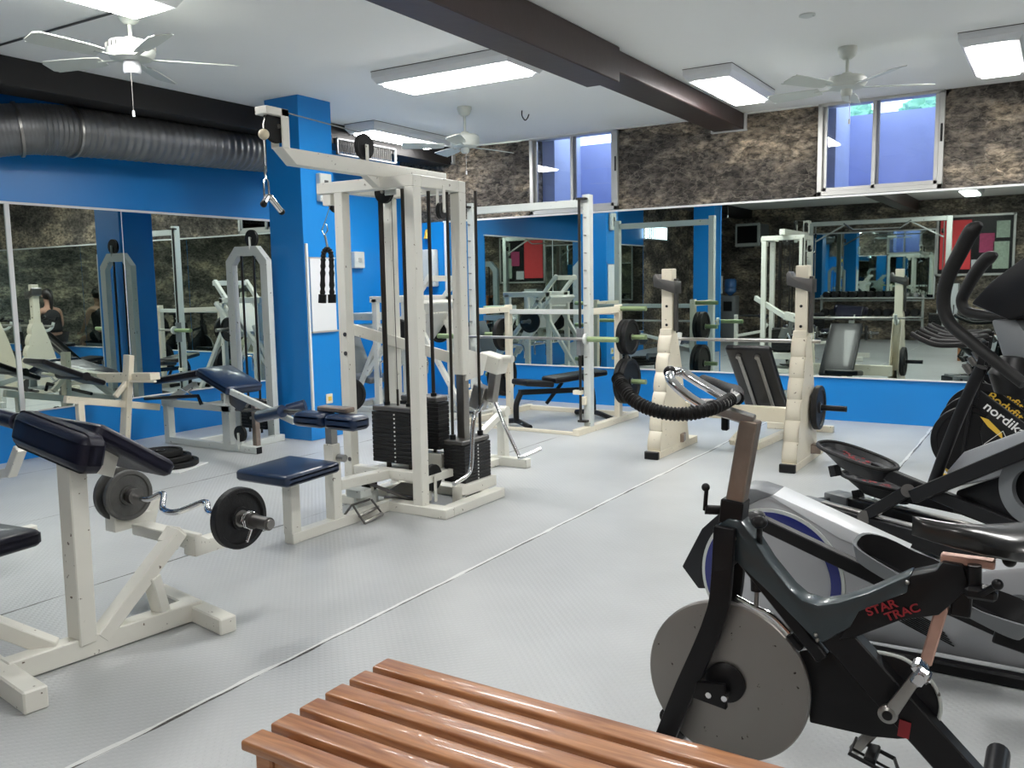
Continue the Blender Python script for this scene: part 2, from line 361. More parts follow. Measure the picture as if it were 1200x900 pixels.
struct(mb, 'wall_back_upper', STONE)
mb = MB(); mb.bx((XL, YF - .3, 0), (XR, YF, ZC), 0); stone_grid(mb, (XL, YF, 0), (1, 0, 0), (0, 0, 1), (0, 1, 0), XR - XL, ZC, .1, .03)
struct(mb, 'wall_front', STONE)
mb = MB(); mb.bx((XR, YF, 0), (XR + .3, YB, ZC), 0); stone_grid(mb, (XR, YF, 0), (0, 1, 0), (0, 0, 1), (-1, 0, 0), YB - YF, ZC, .1, .03)
struct(mb, 'wall_right', STONE)
# windows: two sliding sashes each
for k, (a, b) in enumerate(WIN):
    fr = MB(); y0 = YB - .01; t = .045
    for A, B in (((a, ZM + .01), (b, ZM + .01 + t)), ((a, WT - .02), (b, WT + .008)), ((a, ZM + .01), (a + t, WT)), ((b - t, ZM + .01), (b, WT))):
        fr.bx((A[0], y0, A[1]), (B[0], y0 + .09, B[1]), .003)
    W = tag(fr.build('window_%d' % (k + 1), ALU), kind='structure')
    mid = (a + b) / 2 + (-.03 if k else .0)
    for j, (p, q, yy) in enumerate(((a + t, mid + .03, y0 + .045), (mid - .03, b - t, y0 + .012))):
        s = MB(); z0, z1, u = ZM + .055, WT - .02, .035
        s.bx((p, yy, z0), (p + u, yy + .025, z1), .002).bx((q - u, yy, z0), (q, yy + .025, z1), .002).bx((p, yy, z0), (q, yy + .025, z0 + u), .002)
        so = s.build('sash', ALU, W); g = MB().bx((p + u, yy + .01, z0 + u), (q - u, yy + .014, z1), 0).build('pane', GLASS, so)
    MB().bx((b - .03, y0 - .012, 2.62), (b - .012, y0, 2.78), .004).build('sash_pull', BLACK, W)
# light well outside the windows: rendered retaining wall, hedge tops above it
LW = mat('blue_grey_render', (.36, .43, .74), .9, var=.22, vscale=2.2)
LWL = mat('pale_render', (.50, .58, .80), .9, var=.12, vscale=3)
struct(MB().bx((XL, YB + .3, 1.7), (XR, 10.2, 1.9), 0), 'wall_outside_floor', LW)
struct(MB().bx((XL, 9.95, 1.9), (XR, 10.2, 3.10), 0), 'wall_outside', LW)
for k, x in enumerate((WIN[0][0] + .16, WIN[1][0] + .10)):
    struct(MB().bx((x - .45, YB + .31, 1.9), (x, 9.95, 3.3), 0), 'wall_outside_return_%d' % (k + 1), LWL)
HEDGE = mat('hedge_green', (.22, .50, .34), .8, var=.5, vscale=12)
for k, (x, r) in enumerate(((-2.15, .26), (-1.3, .30), (-.42, .30))):
    hb_ = MB(); t_ = bmesh.new(); bmesh.ops.create_icosphere(t_, subdivisions=5, radius=r)
    for v in t_.verts: v.co *= 1 + .35 * noise.fractal(v.co * 9, 1, 2, 4)
    hb_._merge(t_, Matrix.Translation((x, 10.9, 3.18)) @ Matrix.Diagonal((1.1, .8, .8, 1)))
    solo(hb_.build('shrub', HEDGE), 'green shrub top seen above the outside wall through the right window, %s' % ('left one', 'middle one', 'right one')[k], 'shrub', 'shrubs outside the window')
struct(MB().bx((XL, 10.2, 2.7), (XR, 11.6, 2.97), 0), 'ground_outside', LW)
# mirrors
def mirror(pts, label, group='wall mirrors'):
    (a, b) = pts
    m = MB().bx(a, b, 0); o = solo(m.build('wall_mirror', MIRROR, smooth=False), label, 'mirror'); return o
yb = YB - .012
mx = [(-6.58, -3.05), (-3.04, -.2), (-.19, 2.6)]
for (a, b), l in zip(mx, ('wide mirror on the back wall behind the barbell machine with green sleeves', 'wide mirror on the back wall behind the cream squat rack', 'wide mirror on the back wall behind the row of spin bikes')):
    mirror(((a, yb, .44), (b, YB - .001, 2.175)), l)
TILT = 0
ml = [(1.2, 3.92), (3.95, 4.955), (4.965, 7.0)]
for (a, b), l in zip(ml, ('mirror panel at the far left edge of the photo, on the blue wall', 'narrow mirror panel on the left blue wall, second from the photo edge', 'mirror panel on the left blue wall next to the blue column, behind the arched frame')):
    o_ = mirror(((XL + .001, a, .405), (XL + .012, b, 2.115)), l)
    if b == 4.955: o_.rotation_euler.z = math.radians(TILT); o_.location.x += .009
tm = MB().bx((-6.62, YB - .03, 2.175), (2.64, YB - .002, 2.195), .002).bx((-6.62, YB - .02, .425), (2.64, YB - .001, .44), .002).bx((-6.615, YB - .02, .43), (-6.58, YB - .001, 2.19), .002)
struct(tm, 'trim_1', BTRIM)
tm = MB().bx((XL + .001, 1.15, 2.115), (XL + .03, 7.02, 2.135), .002).bx((XL + .001, 3.915, .39), (XL + .022, 3.955, 2.13), .002).bx((XL + .001, 4.953, .4), (XL + .016, 4.967, 2.13), .001).bx((XL + .001, 1.15, .392), (XL + .02, 7.02, .405), .002)
struct(tm, 'trim_2', BTRIM)
# column, beams
struct(MB().bx((-6.18, 5.69, 0), (-5.76, 6.10, ZC), .003), 'column_1', BLUEW)
struct(MB().bx((-6.18, .95, 0), (-5.76, 1.36, ZC), .003), 'column_2', BLUEW)
struct(MB().bx((-3.05, YF, 2.83), (-2.78, 5.94, ZC), .008), 'beam_1', MAROON)
struct(MB().bx((-3.13, 5.94, 2.92), (-2.82, YB, ZC), .008), 'beam_2', MAROON)
struct(MB().bx((-6.8, YF, 2.875), (-6.47, YB, ZC), .004), 'beam_3', DARKBEAM)
tm = MB(); 
for a, b in (((-3.16, 2.905), (-2.79, 2.918)), ((-2.815, 2.905), (-2.795, ZC)), ((-3.16, 2.905), (-3.14, ZC)), ((-6.82, 2.88), (-6.44, 2.9)), ((-6.462, 2.88), (-6.44, ZC))):
    tm.bx((a[0], YB - .03, a[1]), (b[0], YB + .03, b[1]), .001)
for a, b in ((-6.44, -3.16), (-2.79, WIN[1][0])): tm.bx((a, YB - .012, ZC - .014), (b, YB + .03, ZC), .001)
struct(tm, 'trim_3', BTRIM)
# ducts and beam fittings
path = [(-7.6, 2.9, 2.5), (-7.2, 3.45, 2.58), (-6.93, 3.9, 2.66), (-6.86, 4.35, 2.69), (-6.86, 5.2, 2.72), (-6.86, 6.1, 2.75), (-6.88, 6.75, 2.77), (-7.4, 7.3, 2.77)]
P_ = catmull([Vector(p) for p in path], 60); N_ = len(P_)
DR = thing('ventilation_duct', (-6.86, 4.9, 2.5), 'long ribbed galvanised air duct running above the left mirrors to the blue column', 'duct')
MB().tube(P_, lambda t: .195 + (.006 * math.sin(t * N_ * PI / 2.5) if t > .32 else .0015 * math.sin(t * N_ * 1.9)), 32).build('duct_body', DUCT, DR)
for i in (92, 116, 170):
    d = (P_[i + 1] - P_[i - 1]).normalized(); MB().lathe(P_[i], d, [(.200, -.012), (.212, -.01), (.212, .01), (.200, .012), (.200, -.012)], 40).build('clamp_band', STEEL, DR)
DGRILL = mat('dull_grille_paint', (.03, .03, .028), .8)
G = thing('vent_grille', (-6.46, 7.4, 2.75), 'slatted metal air grille high on the black beam behind the tall cable machine', 'grille')
g = MB(); y0, y1, z0, z1 = 6.90, 7.86, 2.765, 2.935
for A, B in (((y0, z0), (y1, z0 + .015)), ((y0, z1 - .015), (y1, z1)), ((y0, z0), (y0 + .02, z1)), ((y1 - .02, z0), (y1, z1)), ((y0 + .43, z0), (y0 + .45, z1))): g.bx((-6.466, A[0], A[1]), (-6.44, B[0], B[1]), .002)
g.build('grille_frame', MIDGREY, G); g = MB()
for i in range(34): g.bx((-6.464, y0 + .03 + i * .0255, z0 + .015), (-6.452, y0 + .037 + i * .0255, z1 - .015), 0)
tag(g.build('grille_slats', DGRILL, G), kind='stuff')
# ceiling lights
def lamp(x0, x1, y0, y1, label):
    c = ((x0 + x1) / 2, (y0 + y1) / 2); t = thing('ceiling_light', (c[0], c[1], ZC), label, 'ceiling light', 'boxed fluorescent lights on the ceiling')
    m = MB(); g = .0; A = [(x0, y0), (x1, y0), (x1, y1), (x0, y1)]; i = .03; B = [(x0 + i, y0 + i), (x1 - i, y0 + i), (x1 - i, y1 - i), (x0 + i, y1 - i)]; j = .065; D = [(x0 + j, y0 + j), (x1 - j, y0 + j), (x1 - j, y1 - j), (x0 + j, y1 - j)]
    V = [(*a, ZC - .002) for a in A] + [(*a, ZC - .05) for a in A] + [(*a, ZC - .095) for a in B] + [(*a, ZC - .095) for a in D] + [(*a, ZC - .085) for a in D]
    F = [(3, 2, 1, 0)]
    for r in range(4): F += [(r * 4 + q, r * 4 + (q + 1) % 4, r * 4 + 4 + (q + 1) % 4, r * 4 + 4 + q) for q in range(4)]
    F.append((16, 17, 18, 19)); m._add(V, F); m.build('housing', WPLASTIC, t, smooth=False)
    MB().bx((x0 + j + .002, y0 + j + .002, ZC - .112), (x1 - j - .002, y1 - j - .002, ZC - .086), .004).build('diffuser', DIFF, t, smooth=False)
    MB().bx((x0 - .004, y0 - .004, ZC - .004), (x1 + .004, y1 + .004, ZC - .0005), 0).build('gasket', BLACK, t)
    return t
DIFF = emit('lit_diffuser', (1, .985, .96), LAMP)
lamp(-4.70, -3.42, 5.45, 5.97, 'lit ceiling light crosswise beside the brown beam, between two ceiling fans')
lamp(-2.66, -2.26, 6.86, 8.05, 'lit ceiling light lengthwise right of the brown beam, near the stone wall')
lamp(-.70, -.30, 7.0, 8.2, 'lit ceiling light above the right end of the right window')
lamp(-6.42, -6.02, 7.0, 8.35, 'lit ceiling light behind the blue column above the cable machine')
lamp(-4.72, -4.30, 2.2, 3.40, 'lit ceiling light cut by the top edge, above the nearest ceiling fan')
for x, y in ((-1.2, 2.9), (1.6, 5.2), (-1.6, -1.2), (1.7, .8)):
    lamp(x - .2, x + .2, y - .6, y + .6, 'lit ceiling light outside the photo edge')
# ceiling fans
def fan(x, y, zt, zb, rb, a0, label, kit):
    t = thing('ceiling_fan', (x, y, ZC), label, 'ceiling fan', 'white ceiling fans')
    MB().lathe((x, y, ZC), (0, 0, -1), [(.0, 0), (.068, .0), (.07, .02), (.055, .065), (.03, .085), (0, .088)]).build('canopy', FANW, t)
    MB().cyl((x, y, ZC - .08), (x, y, zt), .013).build('downrod', FANW, t)
    h = zt - zb
    MB().lathe((x, y, zt), (0, 0, -1), [(.0, -.02), (.03, -.02), (.05, 0), (.125, .012), (.14, .03), (.14, h * .65), (.12, h * .9), (.07, h), (0, h)]).build('motor_housing', FANW, t)
    g = MB()
    for i in range(26 if kit else 0):
        a = 2 * PI * i / 26; g.box((x + .141 * math.cos(a), y + .141 * math.sin(a), zt - h * .35), (.003, .008, .03), 0, rz=a)
    if kit: tag(g.build('vents', DSTEEL, t), kind='stuff')
    for i in range(5):
        a = a0 + i * 2 * PI / 5; u = Vector((math.cos(a), math.sin(a), 0)); v = Vector((-math.sin(a), math.cos(a), 0)); c = Vector((x, y, zb + .012))
        MB().beam(c + u * .09, c + u * .24, .03, .006).build('blade_iron', FANW, t)
        pts = []
        for s_, w_ in ((.20, .045), (.28, .058), (.45, .066), (.60, .068), (rb - .03, .066), (rb, .045)): pts.append((s_, w_))
        out = [c + u * s_ + v * w_ + Vector((0, 0, w_ * .24)) for s_, w_ in pts] + [c + u * s_ - v * w_ - Vector((0, 0, w_ * .24)) for s_, w_ in reversed(pts)]
        MB().prism(out, (0, 0, .006)).build('blade', FANW, t)
    if kit:
        MB().lathe((x, y, zb), (0, 0, -1), [(0, 0), (.045, 0), (.05, .02), (.052, .06), (.045, .075), (0, .08)]).build('switch_cup', WPLASTIC, t)
    else: MB().lathe((x, y, zb), (0, 0, -1), [(0, 0), (.04, 0), (.042, .03), (.03, .05), (0, .055)]).build('switch_cup', FANW, t)
    c = MB().tube([(x + .03, y - .03, zb - .05), (x + .03, y - .03, zb - .30 if kit else zb - .22)], .0022, 6); c.build('pull_chain', STEEL, t)
    e = zb - .30 if kit else zb - .22
    MB().tube([(x + .03, y - .03, e), (x + .03, y - .03, e - .035)], .008, 10).build('chain_pull', WPLASTIC, t)
    return t
fan(-4.85, 3.43, 2.90, 2.78, .62, .91, 'white ceiling fan nearest the camera at upper left, above the duct', True)
fan(-4.91, 7.02, 2.83, 2.70, .60, .1, 'white ceiling fan in the middle, beside the left window', False)
fan(-1.42, 6.94, 2.88, 2.78, .60, .45, 'white ceiling fan in front of the right window', False)
solo(MB().lathe((-1.47, 5.95, ZC), (0, 0, -1), [(0, 0), (.05, 0), (.052, .008), (.03, .016), (0, .018)]).build('ceiling_plate', PALE), 'small round plate on the ceiling right of the brown beam', 'ceiling plate')
solo(MB().tube([(-4.56, 7.5, ZC), (-4.56, 7.5, 3.03), (-4.54, 7.52, 2.99), (-4.50, 7.5, 3.0), (-4.47, 7.48, 3.03)], .006, 8, smooth=4).build('ceiling_hook', BLACK), 'small dark hook in the ceiling left of the brown beam', 'hook')
solo(MB().tube([pt(-60, 70, 2, 3.072), pt(70, 33, 2, 3.072), (-4.92, 3.40, 3.072)], .007, 8).build('ceiling_cable', DSTEEL), 'grey cable along the ceiling running left from the nearest ceiling fan', 'cable')
# wall fittings
o = thing('whiteboard', (-5.74, 5.9, 1.0), 'white board panel on the right face of the blue column', 'board')
MB().bx((-5.759, 5.745, 1.0), (-5.745, 6.06, 1.66), .003).build('board', WPLASTIC, o); MB().bx((-5.759, 5.735, .985), (-5.735, 6.07, 1.0), .002).bx((-5.759, 5.735, 1.66), (-5.74, 6.07, 1.67), .002).build('board_edge', ALU, o)
solo(MB().bx((-5.76, 5.695, .24), (-5.735, 5.72, 1.79), .004).build('conduit_pipe', BTRIM), 'thin white conduit running down the corner of the blue column', 'pipe')
o = thing('power_socket', (-5.75, 5.93, .33), 'small cream socket plate low on the blue column', 'socket')
MB().bx((-5.76, 5.885, .32), (-5.748, 5.97, .41), .004).build('plate', CREAM, o); MB().bx((-5.748, 5.905, .345), (-5.744, 5.95, .385), .002).build('rocker', YELLOW, o)
o = thing('wall_speaker', (-5.72, 5.95, 2.17), 'pale grey box mounted high on the blue column behind the tall cable machine', 'box')
MB().bx((-5.76, 5.87, 2.17), (-5.70, 6.02, 2.42), .008).build('case', PALE, o); MB().bx((-5.70, 5.92, 2.22), (-5.695, 5.97, 2.36), .003).build('vent', DSTEEL, o)
def wallbox(a, b, m, name, label, cat, d):
    o = thing(name, (Vector(a) + Vector(b)) / 2, label, cat); MB().bx(a, b, .008).build('case', m, o); c = (Vector(a) + Vector(b)) / 2; MB().box(c + Vector(d), [.02 if abs(d[0]) > 0 else .06, .06 if abs(d[0]) > 0 else .02, .05], .005).build('dial', ALU, o); return o
wallbox((XL, 8.02, 1.62), (XL + .06, 8.2, 1.82), PALE, 'thermostat_box', 'small pale box on the left blue wall, seen between the cable machine posts', 'box', (.03, 0, 0))
wallbox((-7.12, YB - .06, 1.62), (-6.98, YB, 1.80), PALE, 'switch_box', 'small pale box on the blue end wall near the corner', 'box', (0, -.03, 0))
o = thing('towel_dispenser', (-6.83, YB - .05, 1.4), 'grey dispenser on the blue end wall left of the wide mirror', 'dispenser')
MB().bx((-6.95, YB - .09, 1.38), (-6.72, YB - .001, 1.85), .02, 2).build('case', MIDGREY if False else PALE, o); MB().bx((-6.90, YB - .10, 1.42), (-6.77, YB - .088, 1.47), .004).build('slot', DSTEEL, o)
o = thing('brass_bell', (-6.86, YB - .05, 1.95), 'small yellow hanging bell above the grey dispenser', 'bell')
MB().lathe((-6.86, YB - .05, 2.10), (0, 0, -1), [(0, 0), (.015, 0), (.025, .03), (.03, .07), (.045, .11), (.04, .115), (0, .1)], 20).build('bell_body', YELLOW, o); MB().cyl((-6.86, YB - .05, 2.10), (-6.86, YB - .001, 2.13), .006, 8).build('bracket', DSTEEL, o)
# ================================================================ CABLE MACHINE
def disc(mb, c, ax, r, t, n=32, groove=True):
    c = Vector(c); a = Vector(ax).normalized(); pr = [(0, -t / 2), (r * .97, -t / 2), (r, -t * .4), (r * .93, 0), (r, t * .4), (r * .97, t / 2), (0, t / 2)] if groove else [(0, -t / 2), (r * .96, -t / 2), (r, -t * .3), (r, t * .3), (r * .96, t / 2), (0, t / 2)]
    return mb.lathe(c, a, pr, n)
def pulley(root, c, ax, r=.06, br=None, m=WHITE):
    w_ = disc(MB(), c, ax, r, .028).build('pulley_wheel', RUBBER, root); a = Vector(ax).normalized(); c = Vector(c)
    MB().cyl(c - a * .024, c + a * .024, .012, 12).build('axle', STEEL, w_)
    if br is not None:
        m_ = MB()
        for s in (-1, 1): m_.beam(c + a * .022 * s, Vector(br) + a * .022 * s, .006, .03, up=a if False else (0, 0, 1), ext=.012)
        m_.build('pulley_bracket', m, root)
def stack(root, x0, x1, y0, y1, z0, z1, n, holes_axis, lead=True):
    """iron weight stack; each slab a part"""
    t = (z1 - z0) / n; first = None
    for i in range(n):
        if first is None:
            m = MB().bx((x0, y0, z0), (x1, y1, z0 + t * .93), .003)
            first = m.build('weight_slab', IRON, root)
        else:
            c = first.copy(); C.objects.link(c); c.parent = root; c.location = first.location + Vector((0, 0, t * i))
    m = MB().bx((x0 + .01, y0 - .004, z1 + .002), (x1 - .01, y1 + .004, z1 + .035), .006).build('top_slab', DSTEEL, root)
    d = MB(); xc = (x0 + x1) / 2; yc = (y0 + y1) / 2
    for i in range(n):
        z = z0 + t * (i + .46)
        if holes_axis == 'y': d.cyl((xc + .02, y0 - .003, z), (xc + .02, y0 + .002, z), .006, 8)
        else: d.cyl((x1 - .002, yc, z), (x1 + .003, yc, z), .006, 8)
    tag(d.build('pin_holes', WPRINT, root), kind='stuff')
ZT = 2.05
MG = thing('cable_machine', (-3.53, 4.4, 0), 'tall white cable pulldown tower with weight stacks, navy seat and long overhead arm', 'exercise machine')
def part(name, m, f, root=None, label=None):
    b = MB(); f(b); o = b.build(name, m, root)
    if label: o['label'] = label
    return o
R_ = MG
part('front_post', WHITE, lambda b: b.bx((-3.885, 4.11, .05), (-3.815, 4.18, ZT - .07)), R_)
part('front_post', WHITE, lambda b: b.bx((-3.325, 4.11, .05), (-3.252, 4.185, ZT - .07)), R_)
part('rear_post', WHITE, lambda b: b.bx((-3.885, 4.57, .05), (-3.815, 4.64, ZT - .07)), R_)
part('rear_post', WHITE, lambda b: b.bx((-3.325, 4.57, .82), (-3.252, 4.645, ZT - .07)), R_)
part('rear_channel', STEEL, lambda b: b.bx((-3.318, 4.58, .40), (-3.258, 4.64, .84), .002), R_, 'bare steel lower channel of the right rear post')
part('top_beam', WHITE, lambda b: b.bx((-4.03, 4.11, ZT - .07), (-3.252, 4.185, ZT)), R_)
part('top_beam', WHITE, lambda b: b.bx((-3.885, 4.57, ZT - .07), (-3.252, 4.645, ZT)), R_)
part('top_side_rail', WHITE, lambda b: b.bx((-3.325, 4.185, ZT - .07), (-3.252, 4.57, ZT)), R_)
part('top_side_rail', WHITE, lambda b: b.bx((-3.885, 4.185, ZT - .07), (-3.815, 4.57, ZT)), R_)
part('base_rail', WHITE, lambda b: b.bx((-3.92, 4.10, 0), (-3.07, 4.19, .06)), R_)
part('base_rail', WHITE, lambda b: b.bx((-3.15, 4.19, 0), (-3.07, 4.76, .06)), R_)
part('base_rail', WHITE, lambda b: b.bx((-3.92, 4.61, 0), (-3.15, 4.70, .06)), R_)
part('base_rail', WHITE, lambda b: b.bx((-3.88, 4.19, 0), (-3.79, 4.61, .06)), R_)
part('cross_brace', WHITE, lambda b: b.bx((-3.815, 4.12, .20), (-3.325, 4.18, .26)), R_)
part('stack_shelf', WHITE, lambda b: b.bx((-3.795, 4.22, .20), (-3.285, 4.44, .225)).bx((-3.795, 4.185, .17), (-3.76, 4.62, .22)).bx((-3.32, 4.185, .17), (-3.285, 4.62, .22)), R_)
part('stack_shelf', WHITE, lambda b: b.bx((-3.76, 4.50, .20), (-3.40, 4.62, .30)), R_)
part('stack_shelf', WHITE, lambda b: b.bx((-3.24, 4.40, .06), (-3.16, 4.80, .13)).bx((-3.24, 4.40, .0), (-3.16, 4.44, .08)), R_)
stack(R_, -3.76, -3.42, 4.25, 4.38, .27, .60, 12, 'y')
stack(R_, -3.72, -3.40, 4.49, 4.61, .33, .64, 11, 'y')
stack(R_, -3.36, -3.19, 4.48, 4.78, .13, .37, 11, 'x')
for x, y, z0, r in ((-3.68, 4.315, .62, .0165), (-3.50, 4.315, .62, .013), (-3.64, 4.55, .66, .01), (-3.48, 4.55, .66, .012), (-3.31, 4.52, .4, .010), (-3.245, 4.74, .4, .010)):
    part('guide_rod', ROD, lambda b: b.cyl((x, y, z0 - .4), (x, y, ZT - .05), r, 12), R_)
    part('rod_collar', BLACK, lambda b: b.cyl((x, y, z0), (x, y, z0 + .035), .02, 12), R_)
part('lift_rod', ROD, lambda b: b.cyl((-3.59, 4.315, .6), (-3.59, 4.315, .74), .008, 10), R_)
for x, y in ((-3.59, 4.315), (-3.56, 4.55)): part('cable', DSTEEL, lambda b: b.cyl((x, y, .7), (x, y, 1.94), .0028, 6), R_)
# overhead arm with end pulley
Ya = pt(325, 187, 0, -3.54).y; Yb_ = pt(500, 201, 0, -3.54).y
part('overhead_arm', WHITE, lambda b: b.prism([(-3.58, Ya - .0, 2.135), (-3.58, Ya + .10, ZT + .002), (-3.58, 4.78, ZT + .002), (-3.58, 4.78, 2.135)], (.08, 0, 0), .003), R_)
part('arm_gusset', WHITE, lambda b: b.prism([(-3.56, 4.0, ZT + .002), (-3.56, 4.11, ZT + .002), (-3.56, 4.11, ZT - .06)], (.05, 0, 0)), R_)
part('end_fork', WHITE, lambda b: b.bx((-3.585, Ya + .0, 2.13), (-3.575, Ya + .055, 2.33)).bx((-3.505, Ya, 2.13), (-3.495, Ya + .055, 2.33)).bx((-3.585, Ya - .10, 2.29), (-3.495, Ya + .055, 2.33)), R_)
pulley(R_, (-3.54, Ya + .0, 2.24), (1, 0, 0), .085)
pulley(R_, (-3.54, 4.02, 2.22), (1, 0, 0), .075, (-3.54, 4.02, 2.12))
pulley(R_, (-3.60, 4.26, ZT - .07), (0, 1, 0), .07); part('pulley_plate', PALE, lambda b: b.bx((-3.55, 4.20, ZT - .10), (-3.46, 4.21, ZT)), R_)
pulley(R_, (-3.24, 4.36, ZT - .20), (1, .2, 0), .05, (-3.24, 4.36, ZT - .06))
pulley(R_, (-3.955, 4.20, ZT - .13), (1, 0, 0), .05, (-3.955, 4.20, ZT - .03))
part('stub_brace', WHITE, lambda b: b.bx((-3.99, 4.12, ZT - .14), (-3.92, 4.18, ZT - .068)), R_)
for c in ((-3.83, 4.108, 1.10), (-3.83, 4.108, .98), (-3.83, 4.108, .30)): part('bolt', DSTEEL, lambda b: b.cyl(Vector(c) - Vector((0, .004, 0)), c, .014, 10), R_)
part('cable', STEEL, lambda b: b.tube([(-3.54, 4.02, 2.296), (-3.54, Ya + .02, 2.326), (-3.54, Ya - .06, 2.30), (-3.54, Ya - .085, 2.24), (-3.54, Ya - .085, 2.02)], .0035, 6), R_)
hz = lambda px, py: pt(px, py, 1, Ya - .085)
part('stop_ball', BEAD, lambda b: b.sphere((-3.54, Ya - .085, 2.19), .028), R_)
# low row parts
pulley(R_, (-3.30, 4.28, .20), (1, 0, 0), .085, (-3.30, 4.28, .06))
pulley(R_, (-3.62, 4.05, .16), (1, 0, 0), .06, (-3.62, 4.05, .02))
part('low_pulley_arm', DSTEEL, lambda b: b.beam((-3.58, 3.98, .20), (-3.44, 4.22, .06), .035, .02).beam((-3.60, 4.16, .06), (-3.38, 4.30, .05), .03, .02), R_)
part('foot_plate', DSTEEL, lambda b: b.box((-3.50, 4.32, .09), (.3, .16, .012), rx=.2), R_)
part('swivel_block', PALE, lambda b: b.bx((-3.66, 3.88, .12), (-3.54, 3.98, .17)).bx((-3.62, 3.9, .05), (-3.59, 4.1, .13)), R_)
# seat
part('seat_rail', WHITE, lambda b: b.bx((-3.575, 3.29, 0), (-3.505, 4.10, .06)), R_)
part('seat_post', WHITE, lambda b: b.bx((-3.58, 3.29, .05), (-3.51, 3.36, .36)), R_)
part('knee_post', WHITE, lambda b: b.bx((-3.58, 3.62, .05), (-3.51, 3.69, .50)), R_)
part('adjuster', STEEL, lambda b: b.bx((-3.57, 3.63, .5), (-3.52, 3.68, .60), .002), R_)
part('knob', STEEL, lambda b: b.cyl((-3.50, 3.66, .42), (-3.45, 3.66, .42), .022, 14), R_)
part('seat_bracket', WHITE, lambda b: b.beam((-3.545, 3.30, .355), (-3.545, 3.66, .37), .07, .04), R_)
part('row_rail', WHITE, lambda b: b.beam((-3.545, 3.69, .25), (-3.545, 4.12, .23), .07, .06), R_)
part('seat', NAVY, lambda b: b.pad(Matrix.Translation((-3.54, 3.31, .405)) @ Matrix.Rotation(.03, 4, 'X'), (.40, .40, .065), .025, .015), R_)
for s in (-1, 1): part('thigh_pad', NAVY, lambda b: b.pad(Matrix.Translation((-3.545 + s * .125, 3.655, .635)), (.235, .15, .085), .03), R_)
part('pad_plate', BROWNST, lambda b: b.bx((-3.66, 3.66, .68), (-3.43, 3.74, .71), .006), R_)
# lever press arm
A = pt(410, 385, 1, 4.38); B = pt(566, 430, 1, 4.98); H_ = pt(578, 425, 1, 5.04)
part('lever_arm', WHITE, lambda b: b.beam(A, B, .05, .075), R_)
part('lever_bracket', WHITE, lambda b: b.prism([(-3.31, 4.64, .98), (-3.31, 4.86, .93), (-3.31, 4.80, .80), (-3.31, 4.60, .78)], (.06, 0, 0), .004), R_)
part('lever_head', WHITE, lambda b: b.boxm(Matrix.Translation(H_) @ Matrix.Rotation(.25, 4, 'Y'), (.17, .13, .12), .008).cyl(H_ + Vector((.05, .0, .03)), H_ + Vector((.16, 0, .03)), .026, 16), R_)
K = pt(572, 470, 1, 5.04)
part('head_shroud', STEEL, lambda b: b.beam(H_ + Vector((.02, 0, -.05)), K + Vector((.03, 0, 0)), .06, .07).box(K + Vector((-.05, -.03, .03)), (.10, .09, .17), .006, ry=.3), R_)
part('press_handle', CHROME, lambda b: b.tube([K + Vector((-.02, -.04, 0)), pt(560, 481, 0, -3.13), pt(556, 487, 0, -3.12), pt(554, 505, 0, -3.12), pt(552, 545, 0, -3.12), pt(547, 557, 0, -3.12), pt(532, 567, 0, -3.11)], .015, 12, smooth=5), R_)
part('press_handle', CHROME, lambda b: b.tube([K + Vector((.02, .04, .03)), pt(592, 500, 1, 5.06), pt(607, 532, 1, 5.06), pt(611, 536, 1, 5.06), pt(634, 526, 1, 5.16)], .014, 12, smooth=5), R_)
fp = pt(590, 543, 2, 0); ft = pt(617, 548, 2, 0)
part('support_post', WHITE, lambda b: b.beam((fp.x, fp.y, .04), (fp.x, fp.y, .44), .07), R_)
part('support_foot', WHITE, lambda b: b.beam((fp.x - .12, fp.y - .05, .035), (ft.x + .02, ft.y, .035), .07), R_)
part('support_rail', WHITE, lambda b: b.beam((-3.66, 4.70, .03), (fp.x - .02, fp.y, .03), .07, .055), R_)
part('support_brace', WHITE, lambda b: b.beam((fp.x - .01, 4.98, .12), (fp.x, fp.y - .02, .40), .05), R_)
part('brace_pivot', WHITE, lambda b: b.cyl((fp.x - .05, fp.y - .02, .42), (fp.x + .06, fp.y - .02, .42), .04, 18), R_)
# ---- attachments hanging from the cables
hb = thing('pull_handle', (-3.54, Ya - .085, 1.72), 'short chrome pull bar hanging by a clip from the long overhead arm', 'handle')
yy = Ya - .085
part('clip', CHROME, lambda b: b.tube([(-3.54, yy, 2.03), (-3.545, yy, 1.99), (-3.54, yy, 1.965)], .006, 8).tube([(-3.54, yy - .016, 1.95), (-3.54, yy - .018, 1.87), (-3.54, yy, 1.85), (-3.54, yy + .018, 1.87), (-3.54, yy + .014, 1.95), (-3.54, yy, 1.97)], .005, 8, closed=True), hb)
Pm = pt(313, 231, 1, yy); part('bar', CHROME, lambda b: b.tube([pt(309, 239, 1, yy - .10), Pm, Pm + Vector((.01, .01, 0)), pt(329, 247, 1, yy + .14)], .016, 12), hb)
for q in ((309, 239, yy - .10), (330, 248, yy + .145)): part('grip_end', RUBBER, lambda b: b.sphere(pt(q[0], q[1], 1, q[2]), .018), hb)
rp = thing('triceps_rope', (-3.955, 4.13, 1.2), 'black knotted rope attachment hanging from the left end of the tower', 'rope')
yy = 4.13; q = lambda px, py: pt(px, py, 1, yy)
part('cable', STEEL, lambda b: b.tube([(-3.955, 4.15, ZT - .14), q(380, 262)], .003, 6), rp)
part('clip', CHROME, lambda b: b.tube([q(380, 262), q(377, 270), q(380, 276), q(384, 270), q(383, 263)], .004, 8, closed=True).tube([q(381, 276), q(384, 290)], .007, 8), rp)
